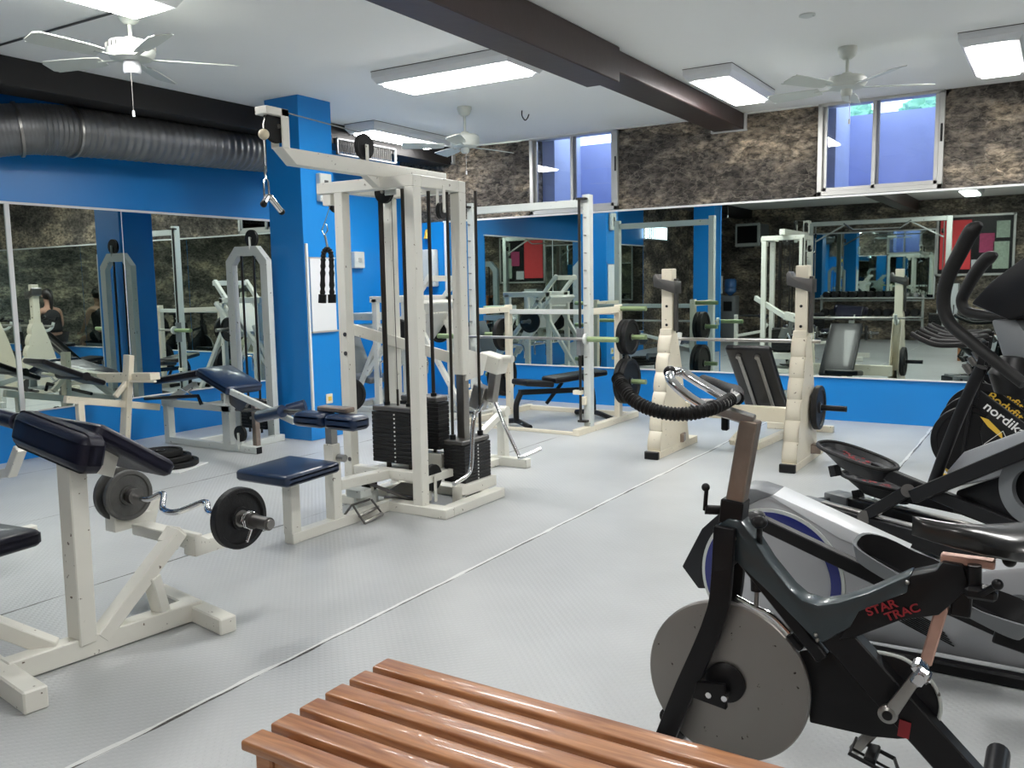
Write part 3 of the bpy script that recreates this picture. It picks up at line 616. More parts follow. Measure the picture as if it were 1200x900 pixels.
for s in (-1, 1):
    pts = [q(383.5, 292), q(383.5 + 4 * s, 296), q(383.5 + 5 * s, 312), q(383.5 + 5.5 * s, 345)]
    part('rope_strand', RUBBER, lambda b: b.tube(catmull(pts, 8), lambda t: .016 + .003 * math.sin(t * 60), 12), rp)
    part('end_knob', BLACK, lambda b: b.cyl(q(383.5 + 5.5 * s, 345), q(383.5 + 5.8 * s, 355), .026, 16), rp)
vh = thing('row_handle', (-3.50, 3.80, .06), 'steel triangular row handle resting on the low rail of the cable machine', 'handle')
q = lambda px, py: pt(px, py, 0, -3.44)
part('handle_frame', DSTEEL, lambda b: b.tube([pt(404, 603, 0, -3.54), pt(412, 592, 0, -3.56), pt(425, 588, 0, -3.54), pt(434, 585, 0, -3.5)], .007, 8).tube([pt(414, 593, 0, -3.46), q(427, 613), q(448, 602), pt(435, 585, 0, -3.5)], .007, 8), vh)
part('grip', STEEL, lambda b: b.tube([q(427, 613), q(448, 602)], .012, 12), vh); part('grip', STEEL, lambda b: b.tube([pt(421, 605, 0, -3.46), pt(443, 594, 0, -3.48)], .010, 12), vh)
# ================================================================ PREACHER CURL BENCH (left foreground)
PR = thing('preacher_bench', (-3.1, 1.95, 0), 'white framed preacher curl bench with navy pads, nearest machine at lower left', 'exercise bench'); R_ = PR
Xp = -3.12
part('front_foot', WHITE, lambda b: b.beam((-3.46, 1.585, .04), (-2.85, 1.50, .04), .08, .08, bev=.006), R_)
part('rear_foot', WHITE, lambda b: b.beam((-3.42, 2.375, .035), (-2.82, 2.275, .035), .075, .07, bev=.006), R_)
part('spine_rail', WHITE, lambda b: b.beam((-3.16, 1.56, .045), (-3.08, 2.33, .045), .075, .08), R_)
pp = Vector((-3.13, 1.84, 0))
part('pad_post', WHITE, lambda b: b.beam(pp + Vector((0, 0, .06)), Vector((-3.10, 1.83, .80)), .085, .07, up=(0, 1, 0)), R_)
rt = pt(207, 622, 0, -3.10)
part('rack_strut', WHITE, lambda b: b.beam((-3.12, 1.90, .06), (-3.09, rt.y, rt.z), .07, .055), R_)
part('strut_brace', WHITE, lambda b: b.beam((-3.10, 2.17, .06), pt(177, 675, 0, -3.09), .06, .05), R_)
# seat side
sp = pt(-8, 745, 0, -3.42)
part('seat_brace', WHITE, lambda b: b.beam((-3.15, 1.74, .07), (-3.40, 1.45, .30), .06, .06), R_)
part('seat_post', WHITE, lambda b: b.bx((-3.47, 1.38, .12), (-3.40, 1.45, .38)), R_)
part('seat_tube', DSTEEL, lambda b: b.cyl((-3.435, 1.415, .36), (-3.435, 1.415, .46), .022), R_)
part('seat', NAVYD, lambda b: b.pad(Matrix.Translation((-3.42, 1.56, .475)) @ Matrix.Rotation(.12, 4, 'Z'), (.42, .40, .07), .03, .02), R_)
# pads: chest pad facing the seat, sloping arm pad behind it
part('chest_pad', NAVYD, lambda b: b.pad(Matrix.Translation((-3.13, 1.80, .85)) @ Matrix.Rotation(-.09, 4, 'Z') @ Matrix.Rotation(.10, 4, 'Y') @ Matrix.Rotation(-.18, 4, 'X'), (.56, .10, .145), .045), R_)
part('arm_pad', NAVYD, lambda b: b.pad(Matrix.Translation((-3.12, 1.99, .80)) @ Matrix.Rotation(-.09, 4, 'Z') @ Matrix.Rotation(-.60, 4, 'X'), (.44, .36, .07), .03), R_)
part('pad_frame', WHITE, lambda b: b.prism([(-3.02, 1.84, .74), (-3.02, 1.93, .70), (-3.02, 1.96, .78), (-3.02, 2.14, .70), (-3.02, 2.12, .76), (-3.02, 1.86, .86)], (.02, 0, 0)), R_)
part('pad_frame', WHITE, lambda b: b.prism([(-3.22, 1.84, .74), (-3.22, 1.93, .70), (-3.22, 1.96, .78), (-3.22, 2.14, .70), (-3.22, 2.12, .76), (-3.22, 1.86, .86)], (.02, 0, 0)), R_)
# bar cradle
Yc = 2.40
c0 = pt(142, 612, 1, Yc); c1 = pt(232, 642, 1, Yc)
part('cradle_beam', WHITE, lambda b: b.beam(pt(164, 618, 1, Yc + .02), pt(228, 634, 1, Yc - .04), .08, .05), R_)
part('strut_cap', WHITE, lambda b: b.beam(rt - Vector((0, .05, .05)), rt + Vector((-.01, .01, .0)), .075, .06), R_)
L0 = pt(152, 612, 1, Yc)
def cradle(px, py, s):
    p = pt(px, py, 1, Yc)
    part('bar_cradle', WHITE, lambda b: b.prism([p + Vector((0, -.10, -.04)), p + Vector((0, -.10, .045)), p + Vector((0, -.085, .055)), p + Vector((0, -.03, .02)), p + Vector((0, .09, .02)), p + Vector((0, .14, .085)), p + Vector((0, .15, .08)), p + Vector((0, .11, -.04))], (.075 * s, 0, 0), .003), R_)
cradle(146, 606, 1); cradle(238, 632, 1)
# ---- ez curl bar resting in the cradle
BA = pt(135, 577, 1, 2.37); BB = pt(300, 611, 1, 2.31)
EZ = thing('curl_barbell', (BA + BB) / 2, 'zigzag curl bar with small iron plates resting in the cradle of the preacher bench', 'barbell')
u = (BB - BA).normalized(); Lb = (BB - BA).length; s = u.cross(Vector((0, 0, 1))).normalized()
up = Vector((0, 0, 1))
W_ = [(.0, 0), (.22, 0), (.30, .0), (.36, .05), (.44, -.03), (.50, -.035), (.56, -.03), (.66, .05), (.72, .0), (.80, 0)]
Pz = lambda t, o: BA + u * (Lb * t) - s * o * .5 + up * (o * .3)
part('bar', CHROME, lambda b: b.tube([Pz(.10, 0), Pz(.26, 0), Pz(.32, .075), Pz(.42, -.06), Pz(.52, -.06), Pz(.62, .075), Pz(.70, 0), Pz(.84, 0)], .0135, 14, smooth=6), EZ)
for t0, t1 in ((-.02, .16), (.84, 1.08)): part('sleeve', DSTEEL, lambda b: b.tube([BA + u * Lb * t0, BA + u * Lb * t1], .026, 20), EZ)
part('sleeve_cap', STEEL, lambda b: b.tube([BA + u * Lb * 1.075, BA + u * Lb * 1.09], .019, 16), EZ)
part('collar', DSTEEL, lambda b: b.tube([BA + u * Lb * .14, BA + u * Lb * .17], .036, 20), EZ)
part('collar', DSTEEL, lambda b: b.tube([BA + u * Lb * .955, BA + u * Lb * .985], .034, 20), EZ)
def plate(c, ax, r, t, m, label, group=None, name='weight_plate', cat='weight plate'):
    o = thing(name, Vector(c), label, cat, group); MB().lathe(c, ax, plate_prof(r, t), 48).build('disc', m, o)
    a = Vector(ax).normalized(); MB().lathe(Vector(c) - a * .001, a, [(.026, 0), (.034, 0), (.034, t + .002), (.026, t + .002), (.026, 0)], 24).build('hub_ring', STEEL, o); return o
plate(BA + u * Lb * .03, u, .125, .028, GIRON, 'worn grey iron plate, outer one on the far end of the curl bar')
plate(BA + u * Lb * .095, u, .115, .025, GIRON, 'worn grey iron plate, inner one on the far end of the curl bar')
plate(BA + u * Lb * .875, u, .125, .04, IRON, 'black iron plate on the near end of the curl bar, beside a spring clip')
e = BA + u * Lb * .965; part('spring_clip', CHROME, lambda b: b.tube([e - up * .035, e - up * .075 - s * -.03 + u * .01], .004, 6).tube([e - up * .035 + u * .006, e - up * .085 + s * .02], .004, 6).tube([e + (s * math.cos(k * .8) + up * math.sin(k * .8)) * .036 + u * (.0012 * k - .01) for k in range(17)], .003, 6), EZ)
# white framed stand behind it, cut by the left edge of the photo (seen over the pad)
SB = thing('padded_stand', (-4.6, 2.0, 0), 'white angled frame with a dark padded bar, cut by the left edge', 'exercise bench'); R_ = SB
a = pt(-30, 492, 1, 2.35); b_ = pt(14, 490, 1, 2.35)
part('roller_bar', BLACK, lambda b: b.tube([pt(-40, 484, 1, 2.35), pt(22, 493, 1, 2.35)], .022, 14), R_)
part('roller_pad', NAVYD, lambda b: b.tube([pt(2, 489, 1, 2.35), pt(20, 494, 1, 2.35)], .042, 20), R_)
part('hook_arm', WHITE, lambda b: b.beam(pt(24, 525, 1, 2.35), pt(12, 556, 1, 2.35), .05, .05).beam(pt(12, 553, 1, 2.35), pt(-40, 562, 1, 2.35), .05, .05), R_)
x0 = pt(-40, 562, 1, 2.35)
part('post', WHITE, lambda b: b.beam((x0.x, 2.35, .03), (x0.x, 2.35, .78), .06), R_); part('foot', WHITE, lambda b: b.beam((x0.x, 2.0, .03), (x0.x, 2.7, .03), .06), R_)
# ================================================================ BY THE LEFT WALL: leg curl with arched frame
LC = thing('leg_curl_machine', (-6.4, 5.3, 0), 'white leg curl machine with arched pulley frame left of the blue column', 'exercise machine'); R_ = LC
ya = 5.52; xa, xb, za = -6.60, -6.06, 1.78; t = .085
def archf(b):
    o = [(xa, 0), (xa, za - .13), (xa + .13, za), (xb - .13, za), (xb, za - .13), (xb, 0), (xb - t, 0), (xb - t, za - .17), (xb - .16, za - t), (xa + .16, za - t), (xa + t, za - .17), (xa + t, 0)]
    V = []; n = len(o)
    for yk in (ya, ya + .06): V += [(x, yk, z) for x, z in o]
    F = []
    for k in range(5):
        a0, a1, b0, b1 = k, k + 1, n - 1 - k, n - 2 - k
        F.append((a0, a1, b1, b0)); F.append((a0 + n, b0 + n, b1 + n, a1 + n))
    for k in range(n): F.append((k, (k + 1) % n, (k + 1) % n + n, k + n))
    b._add(V, F)
part('arch_frame', PALE, archf, R_)
pulley(R_, ((xa + xb) / 2 + .06, ya + .03, za + .07), (0, 1, 0), .078, ((xa + xb) / 2 + .06, ya + .03, za - .02), PALE)
for x in (-6.42, -6.26): part('guide_rod', ROD, lambda b: b.cyl((x, ya + .03, .06), (x, ya + .03, za - .06), .011, 10), R_)
stack(R_, -6.50, -6.17, ya - .0, ya + .09, .10, .34, 8, 'y')
part('base_rail', PALE, lambda b: b.bx((-6.94, 5.0, 0), (-5.72, 5.06, .06)), R_)
part('base_rail', PALE, lambda b: b.bx((-6.08, 5.06, 0), (-6.01, 5.60, .06)), R_)
part('base_rail', PALE, lambda b: b.bx((-6.60, 5.06, 0), (-6.53, 5.60, .06)), R_)
part('front_post', PALE, lambda b: b.bx((-6.14, 5.0, .05), (-6.04, 5.07, .50)), R_)
part('rear_post', PALE, lambda b: b.bx((-6.94, 5.0, .05), (-6.87, 5.07, .36)), R_)
part('bench_rail', PALE, lambda b: b.bx((-6.96, 5.0, .34), (-6.02, 5.07, .40)).beam((-6.93, 5.03, .38), (-6.5, 5.03, .56), .05), R_)
part('thigh_pad', NAVY, lambda b: b.pad(Matrix.Translation((-5.98, 4.97, .63)) @ Matrix.Rotation(.36, 4, 'Y') @ Matrix.Rotation(.0, 4, 'X'), (.44, .38, .085), .035, .02), R_)
part('torso_pad', NAVYD, lambda b: b.pad(Matrix.Translation((-6.52, 4.99, .64)) @ Matrix.Rotation(-.16, 4, 'Y'), (.62, .34, .06), .025, .01), R_)
part('pivot_plate', PALE, lambda b: b.prism([(-5.86, 4.80, .44), (-5.86, 4.88, .44), (-5.86, 4.87, .56), (-5.86, 4.84, .59), (-5.86, 4.81, .56)], (.02, 0, 0)).bx((-6.08, 4.80, .43), (-5.82, 5.02, .45)), R_)
pv = Vector((-5.82, 4.82, .565)); tip = pt(345, 494, 1, 4.74)
part('lever', PALE, lambda b: b.beam(pv, tip, .03, .05), R_); part('cam_plate', DSTEEL, lambda b: b.prism([pv + Vector((-.02, .02, .02)), pv + Vector((.20, .02, -.10)), pv + Vector((.12, .02, -.18)), pv + Vector((-.01, .02, -.12))], (0, .04, 0)), R_)
rc = pt(320, 484, 1, 4.72)
part('roller_bar', DSTEEL, lambda b: b.tube([pt(277, 480, 1, 4.9), pt(352, 482, 1, 4.62)], .014, 10), R_)
part('roller_pad', NAVY, lambda b: b.tube([pt(304, 488, 1, 4.70), pt(331, 482, 1, 4.66)], .048, 20), R_); part('roller_pad', NAVY, lambda b: b.tube([pt(337, 481, 1, 4.78), pt(358, 475, 1, 4.86)], .048, 20), R_)
part('end_cap', WPLASTIC, lambda b: b.tube([pt(302.5, 488.5, 1, 4.70), pt(304, 488, 1, 4.70)], .024, 16), R_)
pulley(R_, (-5.93, 5.02, .16), (0, 1, 0), .07, (-5.93, 5.02, .04), PALE); pulley(R_, (-5.93, 5.16, .28), (0, 1, 0), .06)
part('cable_post', BROWNST, lambda b: b.bx((-5.90, 5.12, .04), (-5.85, 5.17, .42)), R_); part('rail_cap', BLACK, lambda b: b.bx((-5.722, 5.002, .002), (-5.715, 5.058, .058), .001), R_)
# ---- incline bench with a cream cross bar
IB = thing('incline_bench', (-6.85, 4.6, 0), 'cream framed sit-up bench with a tilted black board in front of the left mirrors', 'exercise bench'); R_ = IB
f0 = pt(160, 512, 1, 4.62)
part('upright', CREAM, lambda b: b.beam((-6.88, 4.55, .02), pt(151, 416, 1, 4.62), .09, .05, up=(0, 1, 0)), R_)
part('foot', CREAM, lambda b: b.bx((-7.0, 4.50, 0), (-6.66, 4.60, .05)), R_)
part('cross_beam', CREAM, lambda b: b.beam(pt(107, 441, 1, 4.66), pt(182, 441, 1, 4.66), .10, .06), R_); part('cross_beam_lip', CREAM, lambda b: b.beam(pt(112, 447, 1, 4.60), pt(182, 447, 1, 4.60), .03, .02), R_)
part('board', BVINYL, lambda b: b.pad(frame((pt(38, 421, 0, -6.83) + pt(112, 447, 0, -6.83)) / 2 + Vector((0, 0, -.01)), pt(112, 447, 0, -6.83) - pt(38, 421, 0, -6.83), (1, 0, 0)), ((pt(112, 447, 0, -6.83) - pt(38, 421, 0, -6.83)).length, .30, .045), .018), R_)
part('rail', CREAM, lambda b: b.beam(pt(76, 468, 0, -6.86), pt(186, 477, 0, -6.86), .05, .06), R_)
for px, py in ((93, 470),):
    p = pt(px, py, 0, -6.86); part('leg', CREAM, lambda b: b.beam((p.x, p.y, .0), p, .055, .055), R_)
part('knee_roller', BLACK, lambda b: b.tube([pt(85, 440, 0, -6.86) + Vector((-.2, 0, 0)), pt(85, 440, 0, -6.86) + Vector((.2, 0, 0))], .035, 14), R_)
part('stay', CREAM, lambda b: b.beam(pt(135, 465, 0, -6.84), pt(148, 448, 0, -6.84), .04, .04), R_)
# press bar lying on the rail
HB = thing('grip_bar', pt(200, 468, 1, 4.8), 'thin black bar with chrome grip clips lying across the white rail of the bench', 'bar')
part('bar', BLACK, lambda b: b.tube([pt(170, 467, 1, 4.80), pt(232, 464, 1, 4.80), pt(236, 474, 1, 4.80)], .016, 10), HB)
part('grip', CHROME, lambda b: b.tube([pt(213, 456, 1, 4.80), pt(219, 459, 1, 4.80), pt(227, 464, 1, 4.80)], .008, 8).tube([pt(219, 459, 1, 4.8), pt(225, 455, 1, 4.8)], .008, 8), HB)
# ---- plates stacked on the floor
for i, (r, dx) in enumerate(((.225, .02), (.20, .0), (.165, -.02))):
    plate((-5.98 + dx, 4.30 + dx, .012 + i * .043), (0, 0, 1), r, .042, RUBBER, ('largest black plate, lowest of the pile on the floor beneath the leg curl', 'middle black plate of the pile on the floor', 'smallest black plate, topmost of the pile on the floor')[i], 'black plates piled on the floor')
solo(MB().box((-5.96, 4.28, .006), (.52, .40, .012), .003, rz=.35).build('floor_board', BTRIM), 'thin white board under the pile of black plates', 'board')
# ================================================================ BARBELL MACHINE (guided bar) at the back mirror
SM = thing('smith_machine', (-4.37, 7.6, 0), 'grey guided barbell frame with green bar sleeves in front of the back mirror', 'exercise machine'); R_ = SM
YS = 7.27; XA, XB = -5.02, -3.73
for x in (XA, XB):
    part('upright', PALE, lambda b: b.bx((x - .035, YS - .04, .05), (x + .035, YS + .04, 2.20)), R_)
    part('guide_rod', ROD, lambda b: b.cyl((x - .05, YS - .075, .12), (x - .05, YS - .075, 2.17), .013, 12).bx((x - .075, YS - .095, 2.15), (x + .02, YS - .03, 2.17)).bx((x - .075, YS - .095, .10), (x + .02, YS - .03, .12)), R_)
    for k in range(10): part('catch_pin', STEEL, lambda b: b.cyl((x, YS - .04, .55 + k * .16), (x, YS - .075, .55 + k * .16), .007, 8), R_)
    part('bar_slider', MIDGREY, lambda b: b.bx((x - .075, YS - .105, .73), (x - .025, YS - .045, .98)), R_)
    part('floor_rail', CREAM, lambda b: b.bx((x - .035, 7.00, 0), (x + .035, 8.34, .06)), R_)
    part('rear_post', CREAM, lambda b: b.bx((x - .03, 7.88, .05), (x + .03, 7.95, 1.18)), R_)
    part('side_arm', CREAM, lambda b: b.bx((x - .03, YS + .03, 1.10), (x + .03, 7.88, 1.16)), R_)
    sg = 1 if x == XB else -1
    for z in (1.14, .86, .42): part('storage_peg', GREENP, lambda b: b.cyl((x, 7.915, z), (x + sg * .30, 7.915, z), .024, 16), R_)
    part('stop_hook', CREAM, lambda b: b.bx((x - .12, YS - .10, .36), (x - .03, YS - .05, .40)).bx((x - .045, YS - .075, .26), (x + .0, YS - .03, .34)), R_)
part('top_beam', PALE, lambda b: b.bx((XA, YS - .025, 2.09), (XB, YS + .025, 2.16)), R_)
part('rear_beam', PALE, lambda b: b.bx((XA, 7.89, 1.08), (XB, 7.94, 1.13)), R_)
part('cross_rail', CREAM, lambda b: b.bx((XA, 7.02, 0), (XB, 7.06, .03)), R_)
part('cross_rail', CREAM, lambda b: b.bx((XA, 8.28, 0), (XB, 8.33, .05)), R_)
zb_ = .885
part('bar', STEEL, lambda b: b.cyl((XA - .06, YS - .13, zb_), (XB + .06, YS - .13, zb_), .014, 16), R_)
for sg, x in ((-1, XA), (1, XB)):
    part('sleeve', GREENP, lambda b: b.cyl((x + sg * .06, YS - .13, zb_), (x + sg * .36, YS - .13, zb_), .025, 18), R_)
    part('sleeve_collar', PALE, lambda b: b.lathe((x + sg * .04, YS - .13, zb_), (1, 0, 0), [(0, -.015), (.05, -.012), (.05, .012), (0, .015)], 24), R_)
kk = 0
for sg, x, side in ((1, XB, 'right'), (-1, XA, 'left')):
    for z, off, lb in ((.86, .05, 'upper peg, inner'), (.86, .105, 'upper peg, outer'), (.42, .04, 'lower peg, inner'), (.42, .10, 'lower peg, outer')):
        if sg < 0 and z > .5 and off > .1: continue
        r = .175 if z > .5 else .225
        plate((x + sg * off, 7.915, z - .0), (sg, 0, 0), r, .05, RUBBER, 'black plate on the %s of the %s side of the guided barbell frame' % (lb.replace(',', ', the'), side) if False else 'black weight plate, %s one, %s side of guided barbell frame' % (lb, side))
# bench in the machine
BN = thing('utility_bench', (-4.33, 7.6, 0), 'low black adjustable bench standing inside the guided barbell frame', 'exercise bench'); R_ = BN
d = Vector((.42, .9, 0)).normalized(); n_ = Vector((d.y, -d.x, 0)); c = Vector((-4.30, 7.62, 0)); up = Vector((0, 0, 1))
part('back_pad', BVINYL, lambda b: b.pad(frame(c + d * .26 + up * .455, d + up * .06, -n_), (.66, .27, .06), .022), R_)
part('seat', BVINYL, lambda b: b.pad(frame(c - d * .26 + up * .42, d - up * .12, -n_), (.34, .28, .06), .022), R_)
part('spine', BLACK, lambda b: b.beam(c - d * .42 + up * .34, c + d * .45 + up * .30, .06, .05), R_)
part('leg', BLACK, lambda b: b.tube([c + d * .38 + up * .42, c + d * .48 + up * .30, c + d * .50 + up * .06], .028, 12, smooth=6), R_)
part('leg', BLACK, lambda b: b.tube([c - d * .40 + up * .34, c - d * .46 + up * .22, c - d * .46 + up * .05], .028, 12, smooth=6), R_)
for s, wd in ((.50, .30), (-.46, .24)): part('foot', BLACK, lambda b: b.tube([c + d * s - n_ * wd + up * .025, c + d * s + up * .06, c + d * s + n_ * wd + up * .025], .026, 12, smooth=6), R_)
part('adjuster', BLACK, lambda b: b.beam(c + d * .1 + up * .40, c - d * .1 + up * .2, .03), R_)
# ================================================================ LEG PRESS beyond the cable machine
LP = thing('leg_press', (-6.1, 7.6, 0), 'white plate-loaded leg press with slanted rails between the blue corner and the guided barbell frame', 'exercise machine'); R_ = LP
for y in (7.35, 7.85):
    part('base_rail', WHITE, lambda b: b.bx((-6.95, y - .03, 0), (-5.15, y + .03, .06)), R_)
    part('sled_rail', WHITE, lambda b: b.beam((-6.55, y, .42), (-5.62, y, 1.50), .05, .05), R_)
    part('front_post', WHITE, lambda b: b.bx((-6.42, y - .03, .05), (-6.35, y + .03, 1.26)), R_)
    part('rear_post', WHITE, lambda b: b.bx((-5.78, y - .03, .05), (-5.72, y + .03, 1.28)), R_)
    part('top_bar', WHITE, lambda b: b.bx((-6.45, y - .03, 1.22), (-5.72, y + .03, 1.29)), R_)
    part('slant_brace', WHITE, lambda b: b.beam((-5.95, y, 1.22), (-5.2, y, .05), .05, .05), R_)
    part('slant_brace', WHITE, lambda b: b.beam((-6.30, y, .95), (-6.78, y, .05), .05, .05), R_)
part('cross_tie', WHITE, lambda b: b.bx((-5.2, 7.35, .0), (-5.14, 7.85, .06)), R_); part('cross_tie', WHITE, lambda b: b.bx((-6.95, 7.35, .0), (-6.89, 7.85, .06)), R_)
part('cross_tie', WHITE, lambda b: b.bx((-5.66, 7.33, 1.44), (-5.60, 7.87, 1.50)), R_); part('cross_tie', WHITE, lambda b: b.bx((-6.42, 7.35, 1.22), (-6.36, 7.85, 1.28)), R_)
part('foot_platform', WHITE, lambda b: b.box((-5.86, 7.6, 1.02), (.05, .64, .56), .008, ry=.72).box((-5.91, 7.6, .98), (.10, .54, .40), .006, ry=.72), R_)
part('seat_pad', MIDGREY, lambda b: b.pad(Matrix.Translation((-6.72, 7.6, .36)) @ Matrix.Rotation(.12, 4, 'Y'), (.36, .40, .07), .02), R_)
part('back_pad', MIDGREY, lambda b: b.pad(Matrix.Translation((-6.98, 7.6, .62)) @ Matrix.Rotation(1.15, 4, 'Y'), (.55, .40, .07), .02), R_)
part('seat_box', PALE, lambda b: b.bx((-6.86, 7.45, 1.02), (-6.50, 7.76, 1.10)).bx((-6.86, 7.45, .90), (-6.5, 7.76, .97)), R_)
for y in (7.3, 7.9):
    part('safety_handle', CHROME, lambda b: b.tube([(-6.3, y, .40), (-6.3, y, .56), (-6.22, y, .58), (-6.12, y, .56), (-6.12, y, .40)], .012, 10, smooth=4), R_)
    sg = -1 if y < 7.6 else 1
    part('plate_peg', STEEL, lambda b: b.cyl((-5.98, y, .90), (-5.98, y + sg * .26, .90), .022, 14), R_)
plate((-5.98, 7.26, .90), (0, -1, 0), .15, .04, IRON, 'black weight plate on the peg of the white leg press, mirror nearer side left' if False else 'black weight plate on the near peg of the white leg press')
plate((-5.98, 7.94, .90), (0, 1, 0), .15, .04, IRON, 'black weight plate on the far peg of the white leg press')
plate(pt(408, 462, 1, 6.3) , (.7, -.7, 0), .17, .05, RUBBER, 'black weight plate standing on the floor behind the left front cable machine post')
# ================================================================ SQUAT RACK
SR = thing('squat_rack', (-2.2, 6.8, 0), 'cream squat rack with two scalloped uprights and chipped paint before the back mirror', 'rack'); R_ = SR
XU = (-2.70, -1.64)
for x in XU:
    w2 = .055
    part('foot', CREAM, lambda b: b.bx((x - w2, 6.34, 0), (x + w2, 7.22, .06)), R_)
    part('foot_cap', BLACK, lambda b: b.bx((x - w2 - .003, 6.325, 0), (x + w2 + .003, 6.36, .062)), R_)
    # scalloped front member
    prof = []
    z0, z1, ya_, yb2 = .06, .98, 6.38, 6.62; N = 48
    for i in range(N + 1):
        t = i / N; z = z0 + (z1 - z0) * t; y = ya_ + (yb2 - ya_) * t; sc = abs(math.sin(t * PI * 6.0)); prof.append((y - .022 * (sc ** .6) + .008, z))
    for s in (-1, 1):
        xs_ = x + s * (w2 - .006)
        out = [(xs_ - .004, y, z) for y, z in prof] + [(xs_ - .004, 6.74, .98), (xs_ - .004, 6.84, .70), (xs_ - .004, 7.02, .06)]
        part('side_plate', CREAM, lambda b: b.prism(out, (.008, 0, 0)), R_)
    V = []; F = []
    for i, (y, z) in enumerate(prof): V += [(x - w2, y, z), (x + w2, y, z), (x + w2, y + .012, z), (x - w2, y + .012, z)]
    for i in range(N):
        a = i * 4
        for k in range(4): F.append((a + k, a + (k + 1) % 4, a + 4 + (k + 1) % 4, a + 4 + k))
    F += [(0, 1, 2, 3), (N * 4 + 3, N * 4 + 2, N * 4 + 1, N * 4)]
    part('scalloped_face', CREAM, lambda b: b._add(V, F), R_)
    part('post', CREAM, lambda b: b.bx((x - .045, 6.64, .30), (x + .045, 6.73, 1.50)), R_)
    part('post_cap', CREAM, lambda b: b.bx((x - .05, 6.615, .90), (x + .05, 6.635, 1.02)), R_)
    part('bar_hook', DSTEEL, lambda b: b.prism([(x - .10, 6.60, 1.36), (x + .085, 6.60, 1.30), (x + .085, 6.60, 1.40), (x + .06, 6.60, 1.40), (x - .06, 6.60, 1.42), (x - .085, 6.60, 1.46), (x - .105, 6.60, 1.44)], (0, .14, 0), .004), R_)
    for z in (1.05, 1.20): part('pin_hole', BLACK, lambda b: b.cyl((x, 6.636, z), (x, 6.642, z), .011, 12), R_)
    part('spotter_arm', DSTEEL, lambda b: b.bx((x + .05, 6.66, 1.0), (x + .075, 6.71, 1.42)), R_)
    part('foot_bracket', BROWNST, lambda b: b.box((x + (.03 if x < -2 else .07), 6.86, .10), (.09, .10, .07), .006, rz=.2), R_)
    part('bar_rest', PALE, lambda b: b.tube([(x, 6.73, .90), (x, 6.82, .86), (x, 6.90, .90), (x, 6.93, .97)], .02, 10, smooth=5), R_)
part('rear_beam', CREAM, lambda b: b.bx((XU[0], 6.98, .26), (XU[1], 7.05, .38)), R_)
part('rear_beam_bolts', BLACK, lambda b: b.cyl((XU[0] + .09, 6.975, .32), (XU[0] + .09, 6.981, .32), .01, 10), R_)
part('plate_peg', BLACK, lambda b: b.cyl((XU[1] + .05, 6.85, .42), (XU[1] + .30, 6.85, .42), .022, 16), R_)
plate((XU[1] + .07, 6.85, .42), (1, 0, 0), .17, .045, IRON, 'black iron plate on the low peg at the right of the cream squat rack')
bar = thing('straight_barbell', (-2.17, 6.84, .93), 'long plain steel bar lying across the cream squat rack, behind its uprights', 'barbell')
part('bar', STEEL, lambda b: b.cyl((XU[0] - .12, 6.84, .925), (XU[1] + .10, 6.84, .925), .014, 14), bar)
# shoulder press seat behind the rack
PS = thing('press_seat', (-2.05, 7.5, 0), 'black padded seat with tilted backrest on a cream frame behind the squat rack', 'exercise bench'); R_ = PS
BT, BB_ = Vector((-2.21, 7.02, .86)), Vector((-2.10, 7.60, .30))
ux = Vector((.37, 0, 0)); uy = BT - BB_; uy.x = 0; cx_ = (BT + BB_) / 2; BL_ = BB_ - ux / 2; BR_ = BB_ + ux / 2
part('backrest', BVINYL, lambda b: b.pad(frame(cx_, ux, uy), (ux.length, uy.length, .055), .022), R_)
nz = frame(cx_, ux, uy).to_3x3() @ Vector((0, 0, 1)); nz = nz if nz.z < 0 else -nz
for s in (-.22, .2): part('back_stay', STEEL, lambda b: b.beam(cx_ + ux * s + uy * .38 + nz * .04, cx_ + ux * s - uy * .55 + nz * .04, .03, .012, up=nz), R_)
for s in (-.22, .2): part('bolt', STEEL, lambda b: b.cyl(cx_ + ux * s + uy * .40 + nz * .028, cx_ + ux * s + uy * .40 + nz * .055, .022, 14), R_)
sc_ = Vector((-2.02, 7.80, .36))
part('seat', BVINYL, lambda b: b.pad(frame(sc_, ux, (0, 1, .1)), (ux.length * .95, .36, .06), .022), R_)
part('post', CREAM, lambda b: b.beam((sc_.x, sc_.y, .04), sc_ - Vector((0, 0, .04)), .06), R_)
part('slant', CREAM, lambda b: b.beam((-2.30, 7.1, .04), cx_ - uy * .45 + nz * .05, .06, .05), R_)
part('pivot_knob', BLACK, lambda b: b.sphere(cx_ + ux * .25 - uy * .56 + nz * .03, .03), R_)
part('floor_rail', CREAM, lambda b: b.beam((-2.1, 7.10, .03), (sc_.x, sc_.y + .45, .03), .06), R_); part('floor_foot', CREAM, lambda b: b.bx((sc_.x - .3, sc_.y + .40, 0), (sc_.x + .3, sc_.y + .46, .06)), R_)
for s in (-1, 1): part('leg_roller', RUBBER, lambda b: b.cyl((sc_.x + s * .06, sc_.y + .27, .30), (sc_.x + s * .24, sc_.y + .27, .30), .045, 18), R_)
part('roller_post', STEEL, lambda b: b.beam((sc_.x, sc_.y + .27, .05), (sc_.x, sc_.y + .27, .32), .03), R_)
